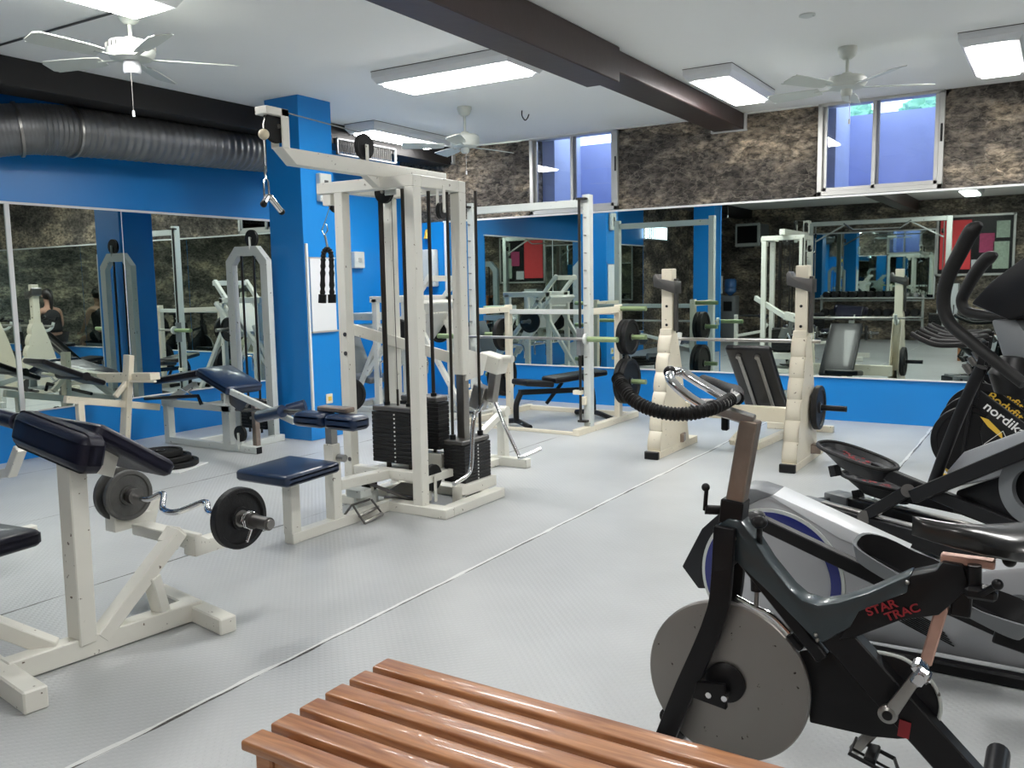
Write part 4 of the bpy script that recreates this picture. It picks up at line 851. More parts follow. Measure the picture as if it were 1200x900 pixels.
# ================================================================ SPIN BIKE, foreground right
YB_ = 2.36
q = lambda px, py, y=YB_: pt(px, py, 1, y)
SP = thing('spin_bike', (-.5, 2.36, 0), 'large dark spin bike in the right foreground with a bare steel flywheel and red lettering', 'exercise bike'); R_ = SP
fc = q(852, 797); fr = .236
part('flywheel', FLY, lambda b: b.lathe(fc, (0, 1, 0), [(0, -.011), (fr - .004, -.011), (fr, -.007), (fr, .007), (fr - .004, .011), (0, .011)], 96), R_)
part('flywheel_hub', BLACK, lambda b: b.lathe(fc, (0, -1, 0), [(0, .0), (.058, .012), (.058, .022), (.044, .03), (.02, .032), (0, .032)], 40), R_)
for yy, s in ((YB_ - .055, -1), (YB_ + .055, 1)):
    def fk(b):
        P = [q(850, 622), q(846, 700), q(836, 738), q(808, 800), q(781, 868)]; P = [Vector((p.x, yy, p.z)) for p in P]; P = [P[0]] + catmull(P[1:4], 5) + [P[4]]
        for i in range(len(P) - 1): b.beam(P[i], P[i + 1], .028, .064, up=(1, 0, 0), ext=.004)
    # one continuous blade: ribbon extruded across its width
    def blade(b, yy=yy):
        P = [q(857, 612), q(852, 690), q(844, 722), q(832, 752), q(808, 805), q(781, 872)]
        P = catmull([Vector((p.x, yy, p.z)) for p in P], 5); L = []; Rr = []
        for i, p in enumerate(P):
            a = P[max(i - 1, 0)]; c = P[min(i + 1, len(P) - 1)]; dd = (c - a).normalized(); nn = Vector((dd.z, 0, -dd.x)); L.append(p + nn * .029); Rr.append(p - nn * .029)
        b.prism([v - Vector((0, .012, 0)) for v in L + Rr[::-1]], (0, .024, 0), .003)
    part('fork_blade', BLACK, blade, R_)
part('dropout', BLACK, lambda b: b.prism([v + Vector((0, -.072, 0)) for v in (q(826, 788), q(858, 792), q(860, 820), q(822, 806))], (0, .02, 0), .002), R_)
for px, py in ((841, 802), (859, 806)): part('axle_nut', CHROME, lambda b: b.cyl(q(px, py) + Vector((0, -.080, 0)), q(px, py) + Vector((0, -.05, 0)), .009, 8), R_)
part('fork_crown', BLACK, lambda b: b.prism([v + Vector((0, -.068, 0)) for v in (q(845, 618), q(868, 618), q(864, 660), q(846, 662))], (0, .136, 0), .004), R_)
part('front_stabilizer', BLACK, lambda b: b.tube([q(783, 868) + Vector((0, -.27, .0)), q(783, 868) + Vector((0, .27, .0))], .03, 16), R_)
for s in (-1, 1): part('transport_wheel', RUBBER, lambda b: b.cyl(q(774, 860) + Vector((-.01, s * .10 - .012, .01)), q(774, 860) + Vector((-.01, s * .10 + .012, .01)), .03, 20), R_)
# main V frame: slate shell forward, black rear portion
T2 = .038
outF = [(845, 612), (858, 604), (872, 606), (884, 622), (905, 655), (930, 686), (944, 698), (962, 704), (985, 701), (1020, 690), (1070, 668), (1066, 690), (1010, 712), (1000, 730), (968, 748), (958, 744), (905, 690), (852, 640)]
part('front_shell', SLATE, lambda b: b.prism([q(x, y) + Vector((0, -T2, 0)) for x, y in outF], (0, 2 * T2, 0), .007), R_)
outR = [(1020, 691), (1066, 671), (1099, 664), (1106, 654), (1130, 658), (1138, 684), (1102, 716), (1058, 722), (1005, 742), (985, 745), (996, 728)]
part('rear_shell', BLACK, lambda b: b.prism([q(x, y) + Vector((0, -T2 + .003, 0)) for x, y in outR], (0, 2 * T2 - .006, 0), .005), R_)
part('down_tube', BLACK, lambda b: b.beam(q(856, 632), q(966, 770), .05, .035), R_)
part('lower_frame', BLACK, lambda b: b.beam(q(975, 735), q(1150, 930), .055, .085), R_)
part('rear_stabilizer', BLACK, lambda b: b.tube([q(1152, 925) + Vector((.02, -.27, -.03)), q(1152, 925) + Vector((.02, .27, -.03))], .03, 16), R_)
for px, py in ((866, 627), (960, 738), (962, 744), (1066, 677)): part('bolt', STEEL, lambda b: b.sphere(q(px, py) + Vector((0, -T2 - .002, 0)), .006, 6), R_)
ax = (q(1080, 680) - q(1020, 700)); M = frame(q(1022, 717) + Vector((0, -T2 - .0015, 0)), ax, (0, 0, 1))
text('lettering', 'STAR', frame(q(1021, 716) + Vector((0, -T2 - .003, 0)), ax, (0, 0, 1)), .030, RED, SP, sx=1.15, bold=.0006)
text('lettering', 'TRAC', frame(q(1043, 722) + Vector((0, -T2 - .003, 0)), ax, (0, 0, 1)), .030, RED, SP, sx=1.15, bold=.0006)
# steering stem and handlebar
part('stem_collar', BLACK, lambda b: b.beam(q(859, 612), q(862, 584), .065, .065), R_)
part('stem_post', BROWNST, lambda b: b.beam(q(861, 600), q(880, 492), .05, .05), R_)
part('clamp_lever', BLACK, lambda b: b.cyl(q(846, 598), q(826, 597, YB_ - .02), .014, 12).cyl(q(826, 598, YB_ - .02), q(828, 572, YB_ - .02), .006, 10).sphere(q(827, 571, YB_ - .02), .012), R_)
part('lever_bolt', CHROME, lambda b: b.cyl(q(843, 600), q(832, 600, YB_ - .01), .007, 10), R_)
part('head_tube', STEEL, lambda b: b.beam(q(884, 493), q(822, 474, YB_ - .02), .04, .03), R_)
part('clamp', DSTEEL, lambda b: b.box(q(824, 476, YB_ - .02), (.05, .08, .035), .006), R_)
hp = [q(724, 443, 2.20), q(731, 455, 2.165), q(747, 472, 2.13), q(775, 483, 2.12), q(806, 485, 2.14), q(836, 478, 2.20), q(856, 468, 2.30)]
part('near_grip', RUBBER, lambda b: b.tube(catmull(hp, 22), lambda t: .0175 + .0022 * math.sin(t * 260), 16), R_)
part('cross_bar', STEEL, lambda b: b.tube([hp[-2], q(850, 472, 2.26), q(862, 466, 2.36), q(862, 460, 2.44)], .015, 14, smooth=5), R_)
part('far_grip', RUBBER, lambda b: b.tube([q(864, 467, 2.37), q(863, 459, 2.46), q(852, 456, 2.52), q(836, 450, 2.56), q(824, 446, 2.60)], .019, 14, smooth=6), R_)
part('aero_loop', CHROME, lambda b: b.tube([q(826, 477, 2.26), q(806, 464, 2.25), q(788, 448, 2.25), q(785, 440, 2.28), q(790, 436, 2.33), q(800, 437, 2.37), q(822, 450, 2.37), q(850, 466, 2.36)], .0135, 14, smooth=8), R_)
part('loop_cap', BLACK, lambda b: b.sphere(q(785, 436, 2.30), .018), R_)
part('strap_tab', BLACK, lambda b: b.box(q(850, 492, 2.38), (.02, .02, .06), .004), R_)
# resistance brake
part('brake_plunger', BLACK, lambda b: b.cyl(q(886, 660), q(887, 692), .017, 14), R_); part('brake_rod', STEEL, lambda b: b.cyl(q(887, 690), q(886, 712), .006, 10), R_)
part('brake_arm', CHROME, lambda b: b.tube([q(862, 700), q(885, 712), q(905, 722), q(925, 742)], .008, 10, smooth=4), R_); part('brake_shoe', BLACK, lambda b: b.beam(q(925, 742), q(940, 760), .03, .02), R_)
part('knob', BLACK, lambda b: b.sphere(q(890, 612, 2.30), .022, 10, (1, 1, .8)).cyl(q(890, 616, 2.31), q(890, 640), .008, 10), R_)
# chain guard, cranks, pedals
gd = [(933, 766), (950, 763), (985, 765), (1020, 768), (1055, 776), (1083, 795), (1098, 818), (1101, 840), (1092, 860), (1075, 870), (1050, 871), (1020, 868), (985, 860), (946, 851), (945, 800)]
gP = [q(x, y) + Vector((0, .02, 0)) for x, y in gd]
part('chain_guard', BLACK, lambda b: b.prism(gP, (0, .035, 0), .006), R_)
part('guard_rim', PALE, lambda b: b.tube([p + Vector((0, .0, .004)) for p in gP[3:10]], .005, 8, smooth=4), R_)
ck = q(1040, 838, YB_ - .09); cp = q(1082, 783, YB_ - .09)
part('crank_arm', STEEL, lambda b: b.prism([ck + Vector((-.02, 0, -.005)), ck + Vector((0, 0, -.022)), ck + Vector((.02, 0, -.005)), cp + Vector((.013, 0, 0)), cp + Vector((0, 0, .014)), cp + Vector((-.013, 0, 0))], (0, .018, 0), .003).lathe(ck + Vector((0, .018, 0)), (0, -1, 0), [(0, 0), (.022, 0), (.024, .008), (.024, .016), (.013, .022), (.012, .012), (0, .012)], 24), R_)
part('crank_bolt', BLACK, lambda b: b.cyl(ck + Vector((0, -.006, 0)), ck + Vector((0, .01, 0)), .012, 16), R_)
part('pedal', CHROME, lambda b: b.box(cp + Vector((.0, -.03, .005)), (.055, .05, .022), .006, ry=.9).cyl(cp + Vector((0, .01, 0)), cp + Vector((0, -.07, 0)), .011, 12).box(cp + Vector((.0, -.055, .0)), (.03, .02, .05), .006, ry=.5), R_)
cf = q(1000, 880, YB_ + .09)
part('crank_arm', STEEL, lambda b: b.beam(q(1043, 838, YB_ + .08), cf, .018, .03), R_)
pc = q(1022, 884, YB_ + .05)
part('pedal', BLACK, lambda b: b.box(pc, (.03, .09, .02), .004).tube([pc + Vector(v) for v in ((-.05, -.045, .01), (.05, -.045, -.02), (.07, 0, -.035), (.05, .045, -.02), (-.05, .045, .01))], .006, 8, closed=True).tube([pc + Vector(v) for v in ((-.05, -.015, .01), (.06, -.015, -.025))], .004, 8), R_)
part('sticker', RED, lambda b: b.box(q(1062, 848) + Vector((0, -.034, 0)), (.028, .002, .045), 0, ry=.1), R_)
# seat
part('seat_tube', COPPER, lambda b: b.beam(q(1085, 776, YB_ + .02), q(1106, 705), .035, .03, up=(1, 0, 0)), R_)
part('seat_slider', COPPER, lambda b: b.box(q(1134, 657), (.12, .035, .022), .004), R_)
part('seat_post', BLACK, lambda b: b.beam(q(1126, 720), q(1130, 662), .045, .05), R_)
part('slider_clamp', BLACK, lambda b: b.cyl(q(1142, 690, YB_ - .03), q(1142, 662, YB_ - .03), .016, 12).box(q(1150, 694, YB_ - .04), (.07, .05, .03), .008), R_)
part('clamp_lever', BLACK, lambda b: b.tube([q(1150, 696, YB_ - .06), q(1168, 686, YB_ - .08)], .008, 10).sphere(q(1169, 685, YB_ - .08), .013), R_)
def saddle(b):
    nose = q(1070, 606); Lx = .30; N = 22; M_ = 16; rings = []
    for i in range(N + 1):
        t = i / N; x = nose.x + Lx * t; wv = .022 + .078 * (1 / (1 + math.exp(-(t - .58) * 11))); wv *= math.sqrt(max(.0, 1 - abs((t - .5) * 2) ** 10)) if 0 < t < 1 else .15
        zc = nose.z - .014 - .018 * math.sin(t * PI) + .012 * t; th = .040 + .030 * t
        ring = []
        for j in range(M_):
            a = 2 * PI * j / M_; ca, sa = math.cos(a), math.sin(a)
            y = wv * (abs(ca) ** .8) * (1 if ca > 0 else -1); z = (th * .5) * (abs(sa) ** .7) * (1 if sa > 0 else -1.5) - .010 * (abs(y) / .08) ** 2
            if sa < 0: y *= .8
            ring.append(b.bm.verts.new((x, YB_ - .01 + y, zc + z)))
        rings.append(ring)
    for i in range(N):
        for j in range(M_): b.bm.faces.new([rings[i][j], rings[i][(j + 1) % M_], rings[i + 1][(j + 1) % M_], rings[i + 1][j]])
    b.bm.faces.new(rings[0]); b.bm.faces.new(rings[-1][::-1])
part('saddle', mat('glossy_black_vinyl', (.012, .012, .012), .3, coat=.3), saddle, R_)
part('saddle_bumper', BLACK, lambda b: b.sphere(q(1183, 657), .016), R_)
# ================================================================ SLATTED BENCH
SLB = thing('slatted_bench', (-.8, 1.41, 0), 'reddish brown slatted wooden bench at the bottom of the photo', 'bench'); R_ = SLB
x0, x1 = -1.475, -.18
for i in range(6):
    y = 1.205 + i * .086
    part('slat', WOOD, lambda b: b.box(((x0 + x1) / 2 + random.uniform(-.003, .003), y + .031, .408), (x1 - x0, .064, .024), .006, seg=3), R_)
for x in (x0 + .06, x1 - .06): part('end_rail', WOOD, lambda b: b.bx((x - .02, 1.22, .33), (x + .02, 1.68, .396), .004), R_)
for y in (1.225, 1.66): part('side_rail', WOOD, lambda b: b.bx((x0 + .05, y, .335), (x1 - .05, y + .022, .394), .004), R_)
for x in (x0 + .055, x1 - .055):
    for y in (1.235, 1.665): part('leg', WOOD, lambda b: b.bx((x - .025, y - .02, 0), (x + .025, y + .025, .395), .005), R_)
# ================================================================ SILVER ELLIPTICAL behind the spin bike
YE = 3.35
q2 = lambda px, py, y=YE: pt(px, py, 1, y)
E1 = thing('elliptical_trainer', (-.5, 3.5, 0), 'silver elliptical trainer with a blue ring on its wheel housing, behind the foreground spin bike', 'exercise machine'); R_ = E1
body = [(800, 664), (822, 622), (845, 600), (868, 574), (885, 575), (905, 581), (1060, 652), (1100, 672), (1150, 668), (1200, 664), (1260, 690), (1290, 740), (1290, 815), (1100, 792), (940, 798), (872, 780)]
bP = [q2(x, y) for x, y in body]; bP[-1].z = .05; bP[-2].z = .04; bP[-3].z = .05; bP[-4].z = .05
part('body_shell', SILVER, lambda b: b.prism(bP, (0, .15, 0), .02), R_)
part('nose_cover', PLASTIC, lambda b: b.prism([q2(x, y, YE - .006) for x, y in ((799, 664), (822, 620), (848, 597), (857, 600), (836, 630), (823, 665), (829, 690), (818, 690))], (0, .156, 0), .006), R_)
part('nose_cap', MIDGREY, lambda b: b.prism([q2(x, y, YE - .008) for x, y in ((858, 588), (869, 572), (886, 573), (907, 580), (890, 586), (870, 596))], (0, .160, 0), .006), R_)
part('top_stripe', WPLASTIC, lambda b: b.prism([q2(x, y, YE - .004) for x, y in ((900, 580), (908, 580), (1062, 651), (1040, 653), (985, 632))], (0, .158, 0), .003), R_)
dc = q2(903, 678, YE - .008); dr = (q2(985, 678) - q2(903, 678)).length
def ring_(b, r0, r1, y0, y1): b.lathe((dc.x, YE, dc.z), (0, -1, 0), [(r0, -.01), (r0, y1), (r1, y1), (r1, -.01)], 72)
part('blue_ring', BLUEP, lambda b: ring_(b, dr * .86, dr, 0, .012), R_)
part('silver_ring', PALE, lambda b: ring_(b, dr, dr * 1.05, 0, .008), R_)
part('wheel_cover', SILVER, lambda b: b.lathe((dc.x, YE, dc.z), (0, -1, 0), [(0, .0), (0, .010), (dr * .80, .008), (dr * .86, .004), (dr * .86, -.01)], 64), R_)
v = MB()
for k in range(9):
    a = q2(1018 + k * 2.5 + 0, 690 + k * 3.6, YE - .004); v.beam(a, a + (q2(1112, 740) - q2(1018, 690)) * (.9 if k < 7 else .6) , .004, .005)
tag(v.build('vent_slots', BLACK, R_), kind='stuff')
part('base_rail', BLACK, lambda b: b.bx((-.95, YE - .05, 0), (.5, YE - .0, .045), .008), R_)
part('base_rail', BLACK, lambda b: b.bx((-.95, YE + .3, 0), (.5, YE + .35, .045), .008), R_)
part('front_foot', BLACK, lambda b: b.bx((-1.0, YE - .1, 0), (-.93, YE + .42, .045), .008), R_)
def cup(root, c, ang, s=1.):
    """foot cup: open tray with a raised rim"""
    c = Vector(c); u = Vector((math.cos(ang), 0, -math.sin(ang))); v_ = Vector((0, 1, 0)); w_ = u.cross(v_); w_ = w_ if w_.z > 0 else -w_
    N = 28; base = []; rim = []; rin = []; bin_ = []
    for k in range(N):
        t = 2 * PI * k / N; ex, ey = math.cos(t), math.sin(t); ex = abs(ex) ** .7 * (1 if ex > 0 else -1); ey = abs(ey) ** .7 * (1 if ey > 0 else -1)
        h = .05 + .03 * max(0, ex) + .045 * max(0, ey)
        base.append(c + u * ex * .15 * s + v_ * ey * .06 * s); rim.append(c + u * ex * .185 * s + v_ * ey * .085 * s + w_ * h * s)
        rin.append(c + u * ex * .172 * s + v_ * ey * .072 * s + w_ * h * s); bin_.append(c + u * ex * .14 * s + v_ * ey * .052 * s + w_ * .016)
    b = MB(); V = base + rim + rin + bin_; F = [tuple(range(N))[::-1], tuple(range(3 * N, 4 * N))]
    for r in range(3):
        for k in range(N): F.append((r * N + k, r * N + (k + 1) % N, (r + 1) * N + (k + 1) % N, (r + 1) * N + k))
    b._add(V, F); o = b.build('foot_cup', MIDGREY, root)
    l_ = MB(); e_ = .004; L1 = [p + w_ * .003 for p in rin]; L2 = [p + (c + w_ * (p - c).dot(w_) - p) * .03 + w_ * .003 for p in bin_]
    l_._add(L1 + L2, [tuple(range(N, 2 * N))] + [(k, (k + 1) % N, N + (k + 1) % N, N + k) for k in range(N)]); l_.build('cup_liner', BLACK, o)
    g = MB()
    for k in range(7): g.beam(c + u * (-.11 + k * .036) * s - v_ * .04 * s + w_ * .014, c + u * (-.11 + k * .036) * s + v_ * .04 * s + w_ * .014, .008, .004)
    tag(g.build('tread_ribs', MIDGREY, o), kind='stuff'); return o, u, v_, w_, c
part('pedal_arm', BLACK, lambda b: b.beam(q2(880, 606, 3.22), q2(1040, 682, 3.22), .045, .05), R_)
part('arm_knob', BLACK, lambda b: b.lathe(q2(886, 612, 3.19), (0, -.3, 1), [(0, -.03), (.02, -.03), (.02, 0), (.036, .005), (.036, .03), (.025, .036), (0, .036)], 24), R_)
cup(R_, q2(1052, 680, 3.18), .42, 1.0)
part('pedal_arm', BLACK, lambda b: b.beam(q2(1090, 700, 3.18), q2(1260, 775, 3.18), .05, .05), R_)
cup(R_, q2(1145, 722, 2.96), .38, .85)
part('pedal_arm', BLACK, lambda b: b.beam(q2(1165, 742, 3.06), q2(1260, 775, 3.06), .045, .05), R_)
part('rear_hub', PLASTIC, lambda b: b.lathe(q2(1195, 722, 3.14), (0, -1, 0), [(0, -.05), (.055, -.05), (.06, 0), (.05, .03), (0, .035)], 32), R_)
part('upright_mast', PLASTIC, lambda b: b.beam((.32, 3.5, .3), (.55, 3.5, 1.45), .10, .08), R_)
part('console', PLASTIC, lambda b: b.box((.52, 3.5, 1.50), (.10, .30, .22), .02, ry=-.5), R_)
# ================================================================ BLACK ELLIPTICAL
P0 = pt(945, 600, 2, .04); dU = Vector((.87, -.49, 0)).normalized(); dV = Vector((-dU.y, dU.x, 0))
def q3(px, py, off=0.):
    """point on the vertical plane along the machine, shifted sideways by off"""
    r = Fv + Rv * ((px - 600) / FPX) - Uv * ((py - 450) / FPX); o = Vector((0, 0, CAMH)); base = P0 + dV * off
    t = (base - o).dot(dV) / r.dot(dV); return o + r * t
E2 = thing('elliptical_trainer', (P0.x + .6, P0.y - .3, 0), 'black elliptical trainer with red-marked foot cups and tall curved handles, right of the squat rack', 'exercise machine'); R_ = E2
def obox(b, a, c, w, h0, h1): b.prism([Vector((a.x, a.y, h0)) - dV * w / 2, Vector((c.x, c.y, h0)) - dV * w / 2, Vector((c.x, c.y, h0)) + dV * w / 2, Vector((a.x, a.y, h0)) + dV * w / 2], (0, 0, h1 - h0), .01)
for off in (-.0, .26):
    a = P0 + dV * off; c = a + dU * 1.5
    part('floor_rail', BLACK, lambda b: obox(b, a, c, .10, .02, .12), R_)
    part('track_strip', STEEL, lambda b: obox(b, a + dU * .12, a + dU * .85, .05, .121, .135), R_)
part('front_foot', PLASTIC, lambda b: obox(b, P0 - dU * .06 - dV * .02, P0 + dU * .0 + dV * .28, .20, 0, .10) or None, R_)
part('rail_end', MIDGREY, lambda b: obox(b, P0 - dU * .05, P0 + dU * .12, .13, .0, .125), R_); part('rail_end', MIDGREY, lambda b: obox(b, P0 + dV * .26 - dU * .05, P0 + dV * .26 + dU * .12, .13, .0, .125), R_)
def cup3(px, py, off, tilt, Lh=.20, s=1.):
    c = q3(px, py, off); u = (dU + Vector((0, 0, tilt))).normalized(); v_ = dV; w_ = u.cross(v_).normalized(); w_ = w_ if w_.z > 0 else -w_
    N = 32; B_, R1, R2, B2 = [], [], [], []
    for k in range(N):
        t = 2 * PI * k / N; ex, ey = math.cos(t), math.sin(t); ex = abs(ex) ** .8 * (1 if ex > 0 else -1); ey = abs(ey) ** .8 * (1 if ey > 0 else -1)
        B_.append(c + u * (ex * Lh * .60 + .05) + v_ * ey * .05 - w_ * .065); R1.append(c + u * ex * Lh + v_ * ey * .115 + w_ * .02); R2.append(c + u * ex * (Lh - .018) + v_ * ey * .10 + w_ * .02); B2.append(c + u * ex * Lh * .85 + v_ * ey * .08 - w_ * .008)
    b = MB(); F = [tuple(range(N))[::-1], tuple(range(3 * N, 4 * N))]
    for r in range(3):
        for k in range(N): F.append((r * N + k, r * N + (k + 1) % N, (r + 1) * N + (k + 1) % N, (r + 1) * N + k))
    b._add(B_ + R1 + R2 + B2, F); o = b.build('foot_cup', PLASTIC, R_)
    m = MB(); m.tube([p + w_ * .002 for p in R1], .012, 8, closed=True); m.build('cup_rim', RUBBER, o)
    m = MB(); rnd = random.Random(int(px))
    for k in range(26):
        p = c + u * rnd.uniform(-.15, .05) + v_ * rnd.uniform(-.02, .065) - w_ * .005; m.beam(p, p + u * rnd.uniform(.01, .03) + v_ * rnd.uniform(-.01, .01), .009, .003)
    tag(m.build('red_tread_print', RED, o), kind='stuff'); return c
c1 = cup3(1003, 538, .0, -.16, .24); c2 = cup3(1030, 568, .26, -.05, .235)
for c_, off in ((c1, 0), (c2, .26)):
    part('cup_bracket', BLACK, lambda b: b.beam(c_ - dU * .15 - Vector((0, 0, .06)), c_ - dU * .13 - Vector((0, 0, .12)), .05, .05), R_)
part('link_arm', BLACK, lambda b: b.beam(q3(1022, 548, 0), q3(1215, 628, 0), .04, .065), R_)
part('roller_arm', BLACK, lambda b: b.beam(q3(1012, 606, -.03), q3(1066, 574, -.03), .035, .06), R_)
part('pivot', DSTEEL, lambda b: b.cyl(q3(1013, 606, -.06), q3(1013, 606, .03), .036, 20), R_)
part('pivot', DSTEEL, lambda b: b.cyl(q3(1064, 575, -.06), q3(1064, 575, .03), .034, 20), R_)
part('link_arm', BLACK, lambda b: b.beam(q3(1045, 578, .26), q3(1150, 600, .26), .04, .065), R_)
part('rear_strut', BLACK, lambda b: b.beam(q3(1070, 582, -.06), q3(1225, 518, -.06), .045, .07), R_)
part('swing_arm', BLACK, lambda b: b.tube([q3(1092, 572, -.04), q3(1108, 528, -.04), q3(1127, 480, -.04), q3(1150, 430, -.04)], .028, 14, smooth=5), R_)
part('grey_shroud', SILVER, lambda b: b.prism([q3(x, y, .0) for x, y in ((1108, 553), (1128, 530), (1215, 498), (1225, 540), (1160, 562), (1112, 572))], dV * .22, .012), R_)
part('drive_housing', BLACK, lambda b: b.prism([q3(x, y, .02) for x, y in ((1120, 575), (1165, 560), (1240, 530), (1260, 640), (1180, 625), (1115, 600))], dV * .20, .012), R_)
dc3 = q3(1213, 575, -.02); part('housing_ring', MIDGREY, lambda b: b.lathe(dc3, -dV, [(.10, -.02), (.10, .01), (.17, .0), (.17, -.02)], 48), R_)
# handles
HN = [(1150, 262), (1138, 272), (1127, 292), (1112, 322), (1106, 345), (1107, 365), (1116, 382), (1140, 402), (1172, 428), (1200, 450)]
part('moving_handle', RUBBER, lambda b: b.tube(catmull([q3(x, y, -.12) for x, y in HN], 5), lambda t: .012 + .022 * max(0, min(1, t * 12)) * (1.15 - .55 * t), 16), R_)
HF = [(1168, 298), (1155, 305), (1142, 322), (1132, 340), (1127, 352), (1130, 362), (1140, 367), (1170, 372), (1200, 378)]
part('moving_handle', RUBBER, lambda b: b.tube(catmull([q3(x, y, .30) for x, y in HF], 5), lambda t: .012 + .020 * max(0, min(1, t * 12)) * (1.15 - .6 * t), 16), R_)
part('console', BLACK, lambda b: b.prism([q3(x, y, .0) for x, y in ((1136, 356), (1160, 330), (1200, 300), (1235, 290), (1245, 340), (1210, 365), (1182, 376))], dV * .22, .015), R_)
part('mast', MIDGREY, lambda b: b.prism([q3(x, y, .04) for x, y in ((1160, 375), (1190, 374), (1230, 430), (1240, 455), (1200, 445), (1176, 425))], dV * .14, .015), R_)
part('mast_boot', BLACK, lambda b: b.lathe(q3(1195, 425, .1), (0, 0, 1), [(.0, -.15), (.10, -.14), (.13, -.05), (.08, .03), (0, .05)], 28), R_)
# ================================================================ ROW OF SPIN BIKES
def spin_bike(base, name, label, group, face=-1):
    """bike pointing along -x (face -1) or +x"""
    bx_, by_ = base; f = -face
    W_ = lambda x, y, z: Vector((bx_ + f * x, by_ + y, z))
    R = thing(name, (bx_, by_, 0), label, 'exercise bike', group)
    c = W_(-.42, 0, .27)
    part('flywheel', BLACK, lambda b: b.lathe(c, (0, 1, 0), [(0, -.012), (.20, -.012), (.205, -.02), (.24, -.02), (.243, -.016), (.243, .016), (.24, .02), (.205, .02), (.20, .012), (0, .012)], 56), R)
    part('rim_band', STEEL, lambda b: b.lathe(c, (0, 1, 0), [(.2435, -.012), (.245, -.012), (.245, .012), (.2435, .012)], 56), R)
    g = [W_(x, -.03, z) for x, z in ((-.30, .50), (-.17, .44), (.05, .33), (.13, .25), (.10, .14), (-.05, .10), (-.26, .12), (-.33, .22), (-.36, .36))]
    part('chain_guard', BLACK, lambda b: b.prism(g, (0, .06, 0), .008), R)
    for s in (-1, 1): part('fork_blade', BLACK, lambda b: b.beam(W_(-.40, s * .045, .70), W_(-.47, s * .045, .04), .02, .05), R)
    part('head', BLACK, lambda b: b.beam(W_(-.37, 0, .80), W_(-.42, 0, .52), .07, .07), R)
    part('stem', BLACK, lambda b: b.beam(W_(-.35, 0, .96), W_(-.38, 0, .76), .045, .045), R)
    part('main_beam', BLACK, lambda b: b.beam(W_(-.42, 0, .60), W_(.10, 0, .20), .055, .105), R)
    part('seat_tube', BLACK, lambda b: b.beam(W_(.02, 0, .22), W_(.14, 0, .74), .05, .06), R)
    part('cross_tube', BLACK, lambda b: b.beam(W_(-.39, 0, .66), W_(.10, 0, .56), .045, .05), R)
    part('seat_post', STEEL, lambda b: b.beam(W_(.13, 0, .70), W_(.165, 0, .90), .028, .028), R)
    part('floor_beam', BLACK, lambda b: b.beam(W_(-.47, 0, .06), W_(.42, 0, .06), .06, .05), R)
    for x in (-.50, .44): part('stabilizer', BLACK, lambda b: b.tube([W_(x, -.26, .035), W_(x, .26, .035)], .032, 14), R)
    for s in (-1, 1): part('transport_wheel', YELLOW, lambda b: b.cyl(W_(-.55, s * .17 - .012, .03), W_(-.55, s * .17 + .012, .03), .03, 18), R)
    part('crank', DSTEEL, lambda b: b.beam(W_(.06, -.07, .28), W_(.0, -.07, .43), .016, .028).beam(W_(.06, .07, .28), W_(.12, .07, .13), .016, .028).cyl(W_(.06, -.08, .28), W_(.06, .08, .28), .018, 14), R)
    for s, x, z in ((-1, 0, .43), (1, .12, .13)): part('pedal', BLACK, lambda b: b.box(W_(x, s * .125, z), (.10, .09, .025), .006), R)
    for s in (-1, 1):
        part('handle_horn', RUBBER, lambda b: b.tube([W_(-.36, s * .02, .96), W_(-.40, s * .12, .955), W_(-.46, s * .155, .945), W_(-.62, s * .16, .94), W_(-.72, s * .13, .97), W_(-.80, s * .10, 1.01)], .018, 12, smooth=6), R)
    part('inner_bar', RUBBER, lambda b: b.tube([W_(-.42, -.05, .96), W_(-.60, -.045, .955), W_(-.68, 0, .965), W_(-.60, .045, .955), W_(-.42, .05, .96)], .015, 10, smooth=5), R)
    part('tension_knob', DSTEEL, lambda b: b.cyl(W_(-.43, 0, .74), W_(-.47, 0, .80), .024, 14), R)
    def sad(b):
        rings = []
        for i in range(13):
            t = i / 12; wv = .02 + .075 / (1 + math.exp(-(t - .55) * 10)); wv *= .6 if i in (0, 12) else 1; th = .02 + .02 * t
            rings.append([b.bm.verts.new(W_(.03 + .27 * t, wv * math.cos(a), .925 + th * math.sin(a) + .01 * t)) for a in [2 * PI * j / 14 for j in range(14)]])
        for A, B in zip(rings, rings[1:]):
            for j in range(14): b.bm.faces.new([A[j], A[(j + 1) % 14], B[(j + 1) % 14], B[j]])
        b.bm.faces.new(rings[0]); b.bm.faces.new(rings[-1])
    part('saddle', BVINYL, sad, R)
    return R, W_
def decals(R, W_, word, m, sz, accent, acol):
    d = W_(.10, 0, .20) - W_(-.42, 0, .60); u = d.normalized(); n = Vector((-u.z, 0, u.x)); n = n if n.z > 0 else -n
    o = W_(-.33, -.0315, .535) - n * .030
    text('lettering', word, frame(o, u, n), sz, m, R, ext=.0006, sx=1.15, bold=.0012)
    a = W_(-.36, -.0345, .45)
    part('stripe_decal', acol, lambda b: b.prism([a, a + u * .05 + n * .018, a + u * .17 + n * .0, a + u * .20 - n * .03, a + u * .08 - n * .022], (0, -.001, 0)), R)
    b0 = W_(.0, -.0315, .28) + n * .02; part('stripe_decal', accent, lambda b: b.prism([b0, b0 + u * .10, b0 + u * .10 - n * .012, b0 - n * .012], (0, -.001, 0)), R)
SB1, W1 = spin_bike((-.08, 6.70), 'spin_bike', 'black spin bike with white lettering, nearest of the row beside the back mirror', 'spin bikes in a row at the back')
SB2 = copy_tree(SB1); SB2.location = (-.10, 7.32, 0); SB2['label'] = 'black spin bike with yellow lettering, second of the row beside the back mirror'
